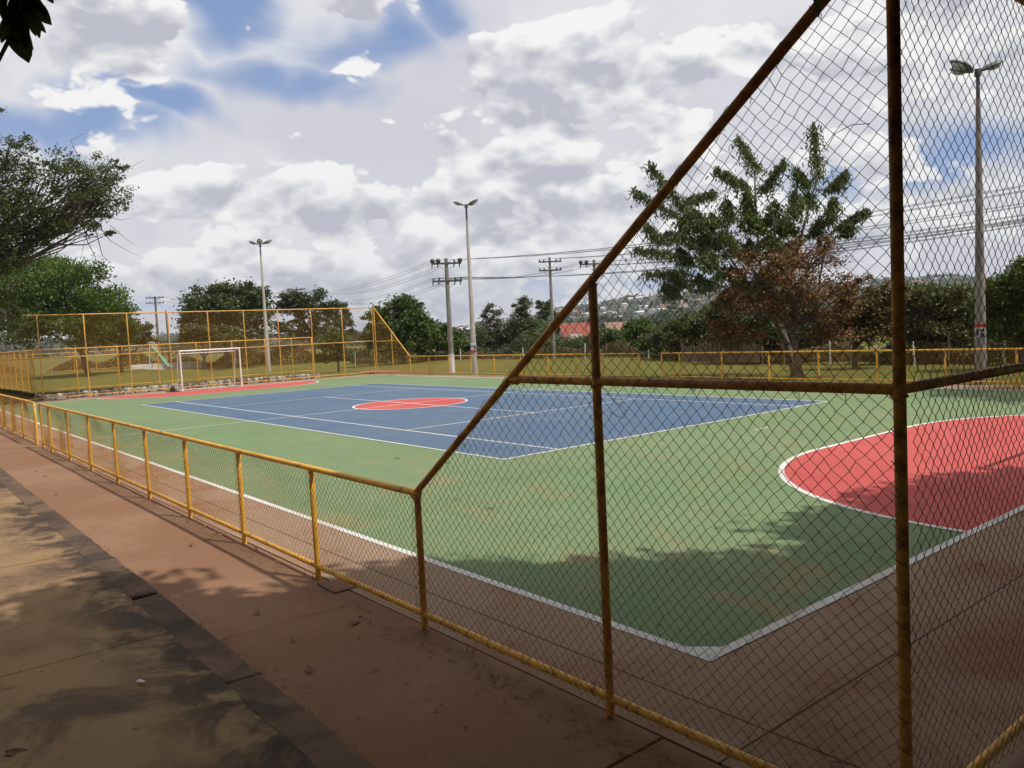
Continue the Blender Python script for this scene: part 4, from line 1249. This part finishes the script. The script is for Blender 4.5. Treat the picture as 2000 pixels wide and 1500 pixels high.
# unseen trees added behind and left of the standpoint to screen off sky light
for k, (bx_, by_) in enumerate([(33, -24), (35, -15), (36, -6), (34, 4), (26, -28), (16, -26), (10, -21.5), (3, -22), (-5, -22.5)]):
    make_tree('mango_tree', 'added mango tree screening sky light behind the standpoint, out of view, '+['at the far left rear', 'left of the middle', 'in the middle', 'at the right', 'on the left flank', 'third along the left flank', 'beside the platform, nearest row', 'beside the platform, middle of the row', 'beside the platform, end of the row'][k], 'tree',
              (bx_, by_, GZ), (bx_, by_, 4), [(bx_, by_, 5.5, 4.2, 4.2, 3.2, 70), (bx_-1, by_, 2.6, 3.6, 4.4, 2.2, 50), (bx_, by_+2, 8, 3, 3, 2, 30)], 'leaf_dark', .42, per=46, tr=.3, seed=90+k,
              group='added sky-screening trees behind the platform', limb=.1)
# trees off to the right whose shade reaches the far right of the court
make_tree('mango_tree', 'large tree off to the right beyond the far side fence', 'tree', (22.5, 14.5, GZ), (22.0, 14.2, 5),
          [(19.6, 10.6, 6.6, 2.6, 2.0, 1.6, 60), (23.0, 11.5, 7.5, 4.0, 2.4, 2.0, 90), (27, 13, 7, 3, 3, 2, 40)], 'leaf_dark', .24, per=60, tr=.3, seed=83,
          group='shade trees off to the right', keep=lambda P: ~((project(P)[0] > -50) & (project(P)[0] < 2050) & (project(P)[2] > 0)))

# overhanging leafy twig in the top left corner: every leaf its own piece
tg = empty('overhanging_branch', tuple(at(-60, -120, 3.0)), 'dark leafy branch tip hanging into the top left corner', 'branch')
ax = [at(-25, 165, 2.95), at(0, 112, 3.0), at(28, 56, 3.02), at(56, 0, 3.05), at(95, -80, 3.1)]
MB().tube(ax, [.004, .006, .007, .008, .009], 7).build('stem', 'bark', tg)
def leaf_piece():
    vs = []; fs = []
    n = 7
    for i_ in range(n):
        t = i_/(n-1); wd = .5*math.sin(math.pi*min(1, t*.93+.05))**.8*.30
        z = -.10*t*t
        vs += [(t, -wd, z+.05*wd), (t, 0, z-.02), (t, wd, z+.05*wd)]
    for i_ in range(n-1):
        a_ = i_*3
        fs += [(a_, a_+1, a_+4, a_+3), (a_+1, a_+2, a_+5, a_+4)]
    me = bpy.data.meshes.new('leaf'); me.from_pydata(vs, [], fs); me.update()
    me.polygons.foreach_set('use_smooth', [True]*len(me.polygons))
    me.materials.append(MATS['leaf_dark']); return me
LP = leaf_piece()
rl = random.Random(4)
leafpx = [((50, 5), (62, 62)), ((45, 10), (85, 62)), ((60, 0), (90, 38)), ((40, 25), (50, 85)), ((30, 45), (52, 80)), ((20, 60), (36, 100)), ((25, 60), (50, 105)), ((36, 35), (55, 88)),
          ((35, 0), (5, 60)), ((28, 20), (4, 72)), ((40, -20), (10, 35)), ((20, -30), (0, 30)), ((70, -40), (100, 8)), ((55, -20), (88, 28)), ((10, 70), (25, 78)), ((45, -30), (40, 40)), ((30, -20), (22, 45)), ((60, -30), (70, 50)), ((0, -10), (8, 40)), ((50, -10), (75, 66))]
for (a_, b_) in leafpx:
    A = at(*a_, 3.02+rl.uniform(-.08, .08)); B = at(*b_, 3.02+rl.uniform(-.10, .10))
    d = Vector(B-A); L = d.length; d.normalize()
    side = Vector(CR)*rl.uniform(.6, 1)+Vector(CF)*rl.uniform(-.6, .6); side = (side-d*side.dot(d)).normalized()
    nz = d.cross(side)
    o = bpy.data.objects.new('leaf', LP); COL.objects.link(o); o.parent = tg
    mt = Matrix((( d.x, side.x, nz.x), (d.y, side.y, nz.y), (d.z, side.z, nz.z))).to_4x4()
    o.rotation_euler = mt.to_euler(); o.scale = (L*1.1, L*1.15, L)
    o.location = Vector(A)-Vector(tg.location)

# ------------------------------------------------------------------ boundary of the lawn: posts, palings, hedge
pal = empty('paling_fence', tuple(ground_dir(1420, 43.5, GZ)), 'weathered grey wooden paling fence behind the lawn', 'fence')
pa = ground_dir(1330, 48, 0); pb_ = ground_dir(1480, 44, 0)
nP = 44
me_p = MB().box((0, 0, .5), (.11, .025, 1.0)).mesh('paling')
angp = math.atan2(pb_[1]-pa[1], pb_[0]-pa[0])
for k in range(nP):
    p = pa+(pb_-pa)*k/(nP-1)
    o = link('paling', me_p, 'timber_grey', pal, (p[0], p[1], GZ))
    o.rotation_euler = (rl.uniform(-.03, .03), rl.uniform(-.05, .05), angp); o.scale = (1, 1, rl.uniform(.85, 1.12))
MB().tube([(pa[0], pa[1], .35), (pb_[0], pb_[1], .35)], .03, 6).build('rail', 'timber_grey', pal)
wf = empty('wire_fence', tuple(ground_dir(1100, 60, GZ)), 'old wire fence on leaning pale posts along the far edge of the lawn', 'fence')
wp = []
for k, px_ in enumerate([690, 720, 752, 784, 816, 848, 897, 940, 978, 1020, 1058, 1100, 1140, 1182, 1222, 1265, 1310, 1365, 1425, 1487, 1530, 1620, 1658, 1698, 1785, 1850, 1905, 1960]):
    Dk = float(np.interp(px_, [690, 840, 1000, 1250, 1500, 1900], [70, 66, 62, 54, 43, 36]))
    p = ground_dir(px_, Dk, GZ); wp.append(p)
    hh = rl.uniform(1.0, 1.5)
    MB().tube([(p[0], p[1], GZ-.1), (p[0]+rl.uniform(-.08, .08), p[1]+rl.uniform(-.05, .05), GZ+hh)], [.045, .04], 6).build('post', 'white_wash' if k % 3 == 0 else 'timber_grey', wf)
for zz_ in (.35, .65, .95):
    MB().tube([(p[0], p[1], GZ+zz_) for p in wp], .008, 4).build('strand', 'cable', wf)
# dry undergrowth and hedge bottom along that fence
rngh = np.random.default_rng(5)
def hedge(name, label, pxs, Ds, n, hmax, size, lm, seed, thick=1.2):
    rng = np.random.default_rng(seed)
    t = rng.random(n)*(len(pxs)-1); i_ = t.astype(int); f_ = t-i_
    G = np.array([ground_dir(p, d, GZ) for p, d in zip(pxs, Ds)])
    base = G[i_]*(1-f_)[:, None]+G[i_+1]*f_[:, None]
    d = base[:, :2]-CAM[:2]; d /= np.linalg.norm(d, axis=1)[:, None]
    hloc = hmax*(.55+.45*np.sin(t*5.1+seed)*np.sin(t*2.3))
    P = base.copy(); P[:, :2] += d*rng.uniform(0, thick, n)[:, None]; P[:, 2] += hloc*rng.random(n)**.8
    o = link(name, leaves_mesh(name, P, size, .3, .4, rng), lm); tag(o, label, 'undergrowth', kind='stuff')
hedge('undergrowth', 'dry rusty undergrowth along the far edge of the lawn', [690, 850, 1000, 1180, 1330, 1500, 1700, 1900, 2100], [72, 68, 64, 58, 51, 45, 40, 37.5, 34], 16000, 1.25, .2, 'leaf_rust_green', 61)
hedge('hedge', 'dark green hedge foliage behind the lawn edge', [680, 850, 1000, 1180, 1330, 1500, 1700, 1900, 2100], [75, 71, 67, 61, 54, 48, 43, 40, 37], 22000, 2.7, .26, 'leaf_dark', 62, 2.5)
hedge('scrub', 'brownish scrub behind the playground', [-60, 120, 260, 380, 500, 640, 720], [96, 96, 95, 94, 92, 88, 84], 15000, 2.3, .34, 'leaf_rust_green', 64, 4)
hedge('woodland', 'distant dark woodland below the hillside', [300, 600, 800, 1000, 1200, 1400, 1700, 2000, 2300], [230, 230, 240, 250, 250, 240, 220, 200, 200], 16000, 7.5, 1.5, 'leaf_blue', 63, 60)

# ------------------------------------------------------------------ houses beyond
def house(label, px, D, wpx, z_eave, z_ridge, wallm, roofm, yaw=0., depth=6.0, wing=False):
    b = ground_dir(px, D, GZ); m = ppm(px, D); wd = wpx/m
    e = empty('house', b, label, 'house')
    az = math.atan2(_r[1], _r[0])+yaw
    mt = Matrix.Rotation(az, 3, 'Z')
    T = lambda x_, y_, z_: tuple(Vector(b)+mt @ Vector((x_, y_, z_)))
    h = wd/2; dp = depth/2
    V = [T(-h, -dp, 0), T(h, -dp, 0), T(h, dp, 0), T(-h, dp, 0), T(-h, -dp, z_eave), T(h, -dp, z_eave), T(h, dp, z_eave), T(-h, dp, z_eave), T(-h, 0, z_ridge-.08), T(h, 0, z_ridge-.08)]
    MB().add(V, [(0, 1, 5, 4), (1, 2, 6, 9, 5), (2, 3, 7, 6), (3, 0, 4, 8, 7)]).build('wall', wallm, e)
    ov = .35
    for s in (-1, 1):
        q = [T(-h-ov, s*(dp+ov), z_eave-.1), T(h+ov, s*(dp+ov), z_eave-.1), T(h+ov, 0, z_ridge), T(-h-ov, 0, z_ridge)]
        q2 = [tuple(Vector(p)+Vector((0, 0, .12))) for p in q]
        MB().add(q+q2, [(0, 1, 2, 3), (4, 7, 6, 5), (0, 4, 5, 1), (1, 5, 6, 2), (2, 6, 7, 3), (3, 7, 4, 0)]).build('roof', roofm, e)
    for t in (-.28, .28):
        MB().box(T(t*wd, -dp-.02, z_eave*.55), (wd*.16, .06, z_eave*.35), az).build('window', 'window_dark', e)
    if wing:
        MB().box(T(-h*.55, -dp-1.2, z_eave*.5+.15), (wd*.42, 2.2, z_eave+.3), az).build('front_block', 'wall_white', e)
    return e
house('house with bright red tiled roof and white front block beyond the lawn', 1122, 92, 50, 1.3, 2.75, 'wall_white', 'roof_tile', R(6), wing=True)
house('house with tan tiled roof right of the red-roofed one', 1205, 110, 36, 1.6, 2.7, 'wall_tan', 'roof_tan', R(-4))
house('long shed with pale metal roof behind the feathery trees', 985, 96, 46, 2.3, 2.75, 'wall_tan', 'metal_roof', R(10))
house('small white-walled house left of the slim pole', 1010, 150, 30, 2.5, 3.6, 'wall_white', 'roof_tan', 0)

# hillside with a settlement
RX = [-400, 0, 250, 330, 380, 600, 760, 880, 950, 1010, 1090, 1200, 1300, 1400, 1500, 1640, 1760, 1900, 2100, 2400]
RYh = [676, 672, 668, 660, 656, 655, 652, 645, 633, 628, 607, 592, 580, 572, 566, 556, 548, 546, 540, 540]
NXH, NRH = 260, 14
pxs = np.linspace(-400, 2400, NXH)
ridge = np.interp(pxs, RX, RYh)
ridge = ridge + 1.6*np.sin(pxs*.05)+1.0*np.sin(pxs*.13+1)
HV = []
def hill_pt(ip, t):
    p = pxs[ip]; Dn, Df = 620, 1650
    D = Dn+(Df-Dn)*t
    top = at(p, ridge[ip], Df)[2]
    z = GZ-1 + max(top-GZ, 4)*(sstep(np.array(t), 0.0, 1.0)*1.0)
    q = at(p, 650, D)
    z += .035*max(top, 4)*math.sin(p*.021+t*9)*math.sin(t*math.pi)*3
    return np.array([q[0], q[1], z])
for ip in range(NXH):
    for k in range(NRH):
        HV.append(hill_pt(ip, k/(NRH-1)))
i, j = np.meshgrid(np.arange(NXH-1), np.arange(NRH-1), indexing='ij')
a = (i*NRH+j).ravel()
hills = struct(link('hills', npmesh('hills', HV, np.stack([a, a+1, a+NRH+1, a+NRH], 1), True), 'hill_cover'))
# trees on the hills
th = rngh.integers(0, NXH, 5200); tt_ = rngh.random(5200)**.7
HP = np.array([hill_pt(a_, b_) for a_, b_ in zip(th, tt_)]); 
cl = np.repeat(HP, 5, 0)+rngh.normal(0, 1, (len(HP)*5, 3))*np.array([5, 5, 1.6])+np.array([0, 0, 2.0])
o = link('hillside_trees', leaves_mesh('hillside_trees', cl, 5.0, .3, .8, rngh), 'leaf_blue'); tag(o, 'distant trees scattered over the hillside', 'trees', kind='stuff')
# little houses on the slope
hm = {}
def tiny(kind):
    if kind not in hm:
        mb = MB(); mb.box((0, 0, 1.6), (9, 7, 4.2))
        wall_ = mb.mesh('hillside_house')
        bm = bmesh.new(); bm.from_mesh(wall_)
        vs = [bm.verts.new(p) for p in ((-5, -4, 3.6), (5, -4, 3.6), (5, 4, 3.6), (-5, 4, 3.6), (-5, 0, 5.4), (5, 0, 5.4))]
        for f_ in ((0, 1, 5, 4), (2, 3, 4, 5), (0, 4, 3), (1, 2, 5)):
            fc = bm.faces.new([vs[q] for q in f_]); fc.material_index = 1
        bm.to_mesh(wall_); bm.free()
        wall_.materials.append(MATS[('wall_white', 'wall_tan', 'wall_white')[kind]]); wall_.materials.append(MATS[('metal_roof', 'roof_tan', 'roof_tile')[kind]])
        hm[kind] = wall_
    return hm[kind]
rh = random.Random(12)
cnt = 0
while cnt < 230:
    p = rh.choice([rh.uniform(1090, 1450), rh.uniform(1180, 1420), rh.uniform(885, 1000), rh.uniform(1600, 1960)])
    ip = int((p+400)/2800*(NXH-1)); t = rh.uniform(.30, .98) if p > 1050 else rh.uniform(.3, .9)
    q = hill_pt(ip, t)
    o = bpy.data.objects.new('hillside_house', tiny(rh.choice([0, 0, 1, 1, 1, 0, 1, 2]))); COL.objects.link(o)
    dx = rh.uniform(-4, 4)
    o.location = (q[0]+dx, q[1]+dx*.6, q[2]+.3); o.rotation_euler = (0, 0, rh.uniform(0, math.pi)); s_ = rh.uniform(.7, 1.35); o.scale = (s_, s_, s_*.9)
    lab = 'tiny pale house among the settlement on the distant hillside'
    tag(o, lab, 'house', 'tiny houses on the distant hillside'); cnt += 1

# ------------------------------------------------------------------ playground slide and person
sp = ground_dir(318, 78, .3)
sl_ = empty('playground_slide', sp, 'green and white playground slide beyond the far fence', 'slide')
def SP(dx, z_, dy=0.):
    return (sp[0]+_r[0]*dx+_f[0]*dy, sp[1]+_r[1]*dx+_f[1]*dy, .3+z_)
for dy in (-.25, .25):
    MB().tube([SP(-1.05, 2.2, dy), SP(-.5, 1.5, dy), SP(.1, .6, dy), SP(.35, .32, dy), SP(.65, .28, dy)], .05, 8).build('side_rail', 'slide_green', sl_)
    MB().tube([SP(-1.35, 0, dy), SP(-1.15, 2.6, dy)], .03, 6).build('ladder_side', 'goal_white', sl_)
    MB().tube([SP(-1.15, 2.6, dy), SP(-.95, 2.5, dy), SP(-.8, 1.9, dy)], .025, 6).build('hand_rail', 'goal_white', sl_)
for k in range(6):
    MB().tube([SP(-1.33+.035*k, .35*(k+1), -.25), SP(-1.33+.035*k, .35*(k+1), .25)], .02, 6).build('rung', 'goal_white', sl_)
ch = MB()
prof = [(-1.05, 2.15), (-.5, 1.45), (.1, .55), (.35, .28), (.65, .24)]
for (x0_, z0_), (x1_, z1_) in zip(prof[:-1], prof[1:]):
    ch.add([SP(x0_, z0_, -.25), SP(x1_, z1_, -.25), SP(x1_, z1_, .25), SP(x0_, z0_, .25)], [(0, 1, 2, 3)])
co_ = ch.build('chute', 'slide_green', sl_)
sm = co_.modifiers.new('solid', 'SOLIDIFY'); sm.thickness = .03
gp = ground_dir(366, 90, .3)
sw = empty('play_pole', gp, 'pale green playground pole with short arm behind the far goal', 'play equipment')
MB().tube([(gp[0], gp[1], .2), (gp[0], gp[1], 3.3)], .06, 8).build('pole', 'slide_green', sw)
MB().tube([(gp[0], gp[1], 3.2), (gp[0]+_r[0]*.5, gp[1]+_r[1]*.5, 3.2)], .04, 8).build('arm', 'slide_green', sw)

def person(label, base, H, face):
    e = empty('person', base, label, 'person')
    k = H/1.72
    f2 = np.array([math.cos(face), math.sin(face), 0]); s2 = np.array([-f2[1], f2[0], 0])
    def Q(s, f_, z_): return np.array(base)+(s2*s+f2*f_+np.array([0, 0, z_]))*k
    def skin(name, nodes, edges, mat):
        me = bpy.data.meshes.new(name)
        me.from_pydata([tuple(float(c) for c in n[0]) for n in nodes], edges, []); me.update()
        o = link(name, me, None, e)
        md = o.modifiers.new('skin', 'SKIN'); md.use_smooth_shade = True
        for i_, n in enumerate(nodes):
            me.skin_vertices[0].data[i_].radius = (n[1]*k, n[1]*k)
        me.skin_vertices[0].data[0].use_root = True
        sd = o.modifiers.new('sub', 'SUBSURF'); sd.levels = 1; sd.render_levels = 1
        me.materials.append(MATS[mat]); return o
    body = [(Q(0, 0, .95), .13), (Q(0, .01, 1.15), .12), (Q(0, .01, 1.38), .13), (Q(0, .01, 1.48), .055), (Q(0, .03, 1.60), .095), (Q(0, .03, 1.68), .075),
            (Q(.19, 0, 1.40), .05), (Q(.24, -.02, 1.13), .042), (Q(.25, .06, .88), .032), (Q(.25, .08, .80), .035),
            (Q(-.19, 0, 1.40), .05), (Q(-.24, -.02, 1.13), .042), (Q(-.24, .05, .88), .032), (Q(-.24, .07, .80), .035),
            (Q(.10, 0, .88), .085), (Q(.11, .08, .50), .06), (Q(.11, .02, .09), .042), (Q(.11, .14, .035), .035),
            (Q(-.10, 0, .88), .085), (Q(-.11, -.05, .50), .06), (Q(-.11, -.16, .09), .042), (Q(-.11, -.05, .035), .035)]
    ed = [(0, 1), (1, 2), (2, 3), (3, 4), (4, 5), (2, 6), (6, 7), (7, 8), (8, 9), (2, 10), (10, 11), (11, 12), (12, 13), (0, 14), (14, 15), (15, 16), (16, 17), (0, 18), (18, 19), (19, 20), (20, 21)]
    skin('body', body, ed, 'skin')
    skin('shirt', [(Q(0, 0, .93), .155), (Q(0, .01, 1.15), .145), (Q(0, .01, 1.41), .135), (Q(.20, 0, 1.40), .068), (Q(.245, -.02, 1.12), .058), (Q(-.20, 0, 1.40), .068), (Q(-.245, -.02, 1.12), .058)],
         [(0, 1), (1, 2), (2, 3), (3, 4), (2, 5), (5, 6)], 'shirt_blue')
    skin('trousers', [(Q(0, 0, .93), .145), (Q(.10, 0, .86), .10), (Q(.11, .08, .50), .078), (Q(.11, .03, .12), .062), (Q(-.10, 0, .86), .10), (Q(-.11, -.05, .50), .078), (Q(-.11, -.15, .12), .062)],
         [(0, 1), (1, 2), (2, 3), (0, 4), (4, 5), (5, 6)], 'trousers_dark')
    skin('hair', [(Q(0, .0, 1.66), .088), (Q(0, -.02, 1.73), .06)], [(0, 1)], 'hair_black')
pp = ground_dir(686, 78, 0)
pz = float(hgt(np.array([pp[0]]), np.array([pp[1]]))[0])
person('person in pale blue shirt and dark trousers walking on the far lawn', (pp[0], pp[1], pz), 1.35, YAW+R(100))

# ------------------------------------------------------------------ litter: fallen leaves, twigs, paper
def ground_px(px, py, z=0.):
    d = ray(px, py); return CAM+d*((z-CAM[2])/d[2])
LEAFSPOTS = [(965, 993, 'on the green court behind the sloping mesh panel'), (895, 973, 'on the green court near the sloping rail foot'), (1410, 1030, 'on the green court near the red goal area'),
             (770, 895, 'on the green court left of the blue corner'), (73, 918, 'on the walkway near the entrance gap'), (83, 930, 'on the walkway just off the kerb at the left'),
             (112, 965, 'on the walkway beside the kerb at the left'), (374, 1060, 'on the sunlit walkway near the fence shadow'), (500, 1190, 'on the walkway at the shadow edge'),
             (684, 1219, 'on the shaded walkway below the fence'), (572, 1243, 'on the shaded walkway centre'), (8, 1470, 'at the bottom left corner of the platform'), (1905, 1100, 'on the concrete margin at the right'),
             (600, 1300, 'on the shaded walkway close to the platform kerb'), (1620, 1490, 'on the concrete margin inside the nearest corner'), (1710, 1090, 'on the green court by the corner post')]
for k, (x_, y_, w_) in enumerate(LEAFSPOTS):
    zz_ = .11 if (y_ > 1400 and x_ < 100) else .02
    p = ground_px(x_, y_, zz_)
    me = LP.copy(); me.materials.clear()
    o = link('fallen_leaf', me, 'dry_leaf', None, (p[0], p[1], zz_+.004))
    s_ = rl.uniform(.07, .12) if k != 11 else .16
    o.scale = (s_, s_*1.3, s_*2.5); o.rotation_euler = (rl.uniform(-.3, .3), rl.uniform(-.25, .1), rl.uniform(0, 6.28))
    tag(o, 'dry brown fallen leaf lying '+w_, 'leaf', 'fallen leaves')
p = ground_px(275, 1333, .11)
o = MB().add([(-.03, -.012, 0), (.03, -.010, .004), (.032, .012, .002), (-.028, .014, .008)], [(0, 1, 2, 3)]).build('paper_scrap', 'paper', None, (p[0], p[1], .118))
o.rotation_euler = (0, 0, .5)
o.modifiers.new('s', 'SOLIDIFY').thickness = .002
tag(o, 'small white scrap of paper on the shaded platform', 'litter')
# dry straw and needles washed against the foot of the near fence
mb = MB(); rg = random.Random(8)
def straw(cx, cy, n, sx, sy, z_):
    for _ in range(n):
        x_ = rg.gauss(cx, sx); y_ = rg.gauss(cy, sy); a_ = rg.gauss(.2, .7); L = rg.uniform(.04, .16); b_ = rg.uniform(-.4, .4)
        mb.tube([(x_, y_, z_+rg.uniform(.002, .012)), (x_+math.cos(a_)*L*.5, y_+math.sin(a_)*L*.5, z_+rg.uniform(.004, .02)), (x_+math.cos(a_+b_)*L, y_+math.sin(a_+b_)*L, z_+rg.uniform(.002, .012))], .0013, 3, cap=False)
straw(19.4, -11.02, 70, .5, .06, 0); straw(20.3, -11.08, 110, .4, .07, 0); straw(18.2, -11.0, 40, .5, .05, 0); straw(18.4, -12.2, 25, .5, .06, .12); straw(17.3, -12.2, 18, .4, .05, .12)
straw(13.6, -11.6, 12, .3, .1, 0); straw(20.6, -10.5, 60, .3, .15, .0)
o = mb.build('dry_straw', 'straw'); tag(o, 'dry straw and needles washed against the foot of the near fence', 'straw', kind='stuff')
# pebbles and crumbs on walkway and platform
mb = MB()
for _ in range(1100):
    x_ = rg.uniform(8, 20.5)
    if rg.random() < .5: y_, z_ = rg.uniform(-12.1, -11.0), .0
    else: y_, z_ = rg.uniform(-14.5, -12.5), .108
    s_ = rg.uniform(.0018, .0055)
    mb.add([(x_-s_, y_, z_), (x_, y_-s_*.8, z_), (x_+s_, y_+s_*.2, z_), (x_, y_+s_, z_), (x_, y_, z_+s_*.9)], [(0, 1, 4), (1, 2, 4), (2, 3, 4), (3, 0, 4)])
o = mb.build('grit', 'path_concrete'); tag(o, 'fine grit scattered over walkway and platform', 'grit', kind='stuff')

# crumbled leaf litter and tufts of grass along the fence foot and kerb
rngl = np.random.default_rng(17)
LPn = []
for (cx, cy, sx_, sy_, n, z_) in [(18.5, -11.05, 1.6, .07, 150, .006), (12, -11.0, 4.5, .06, 120, .006), (17.5, -12.12, 1.8, .05, 80, .006), (10, -12.12, 5, .05, 90, .006), (19.2, -11.5, 1.2, .35, 60, .006), (17.0, -13.2, 1.6, .6, 70, .112), (20.2, -9.9, .8, .6, 50, .006), (15, -7.5, 4, 2, 50, .012)]:
    q = np.stack([rngl.normal(cx, sx_, n), rngl.normal(cy, sy_, n), np.full(n, z_)+rngl.random(n)*.006], 1); LPn.append(q)
o = link('leaf_litter', leaves_mesh('leaf_litter', np.concatenate(LPn), .030, 2.5, .5, rngl), 'dry_leaf'); tag(o, 'crumbled dry leaf litter along fence foot and kerb', 'leaf litter', kind='stuff')
V_ = []; 
def tuft(cx, cy, z_, n, h_):
    for _ in range(n):
        a_ = rngl.random()*6.28; b_ = rngl.uniform(.1, .6); L = h_*rngl.uniform(.5, 1.2); x_ = cx+rngl.normal(0, .02); y_ = cy+rngl.normal(0, .02)
        d_ = np.array([math.cos(a_)*b_, math.sin(a_)*b_, 1.0]); s_ = np.array([-math.sin(a_), math.cos(a_), 0])*.0022
        p0 = np.array([x_, y_, z_]); p1 = p0+d_*L*.55; p2 = p0+np.array([d_[0]*1.5, d_[1]*1.5, .85])*L
        V_.extend([p0-s_, p0+s_, p1+s_*.8, p1-s_*.8, p1-s_*.8, p1+s_*.8, p2+s_*.1, p2-s_*.1])
for _ in range(46): tuft(rngl.uniform(2, 20.8), -10.93+rngl.normal(0, .03), 0, int(rngl.integers(4, 12)), rngl.uniform(.03, .09))
for _ in range(30): tuft(rngl.uniform(3, 20), -12.14+rngl.normal(0, .012), 0, int(rngl.integers(4, 10)), rngl.uniform(.03, .07))
for _ in range(60): tuft(rngl.uniform(-21, 21), 11.2+rngl.normal(0, .05), 0, 9, rngl.uniform(.06, .16))
V_ = np.array(V_); o = link('grass_tufts', npmesh('grass_tufts', V_, np.arange(len(V_)).reshape(-1, 4)), 'straw'); tag(o, 'small dry grass tufts along fence foot and kerb', 'grass', kind='stuff')

# ------------------------------------------------------------------ the air
hz = MB().box((-550, 550, 78), (3600, 3600, 170)).build('haze', None)
hm_ = bpy.data.materials.new('haze'); hm_.use_nodes = True
hn = hm_.node_tree; hn.nodes.clear()
pv2 = hn.nodes.new('ShaderNodeVolumePrincipled'); ho = hn.nodes.new('ShaderNodeOutputMaterial')
pv2.inputs['Color'].default_value = (.80, .87, .97, 1); pv2.inputs['Density'].default_value = .00017
pv2.inputs['Anisotropy'].default_value = .2
hn.links.new(pv2.outputs[0], ho.inputs['Volume'])
hz.data.materials.append(hm_)
tag(hz, 'thin bluish haze softening the distant hillside', 'haze', kind='stuff')
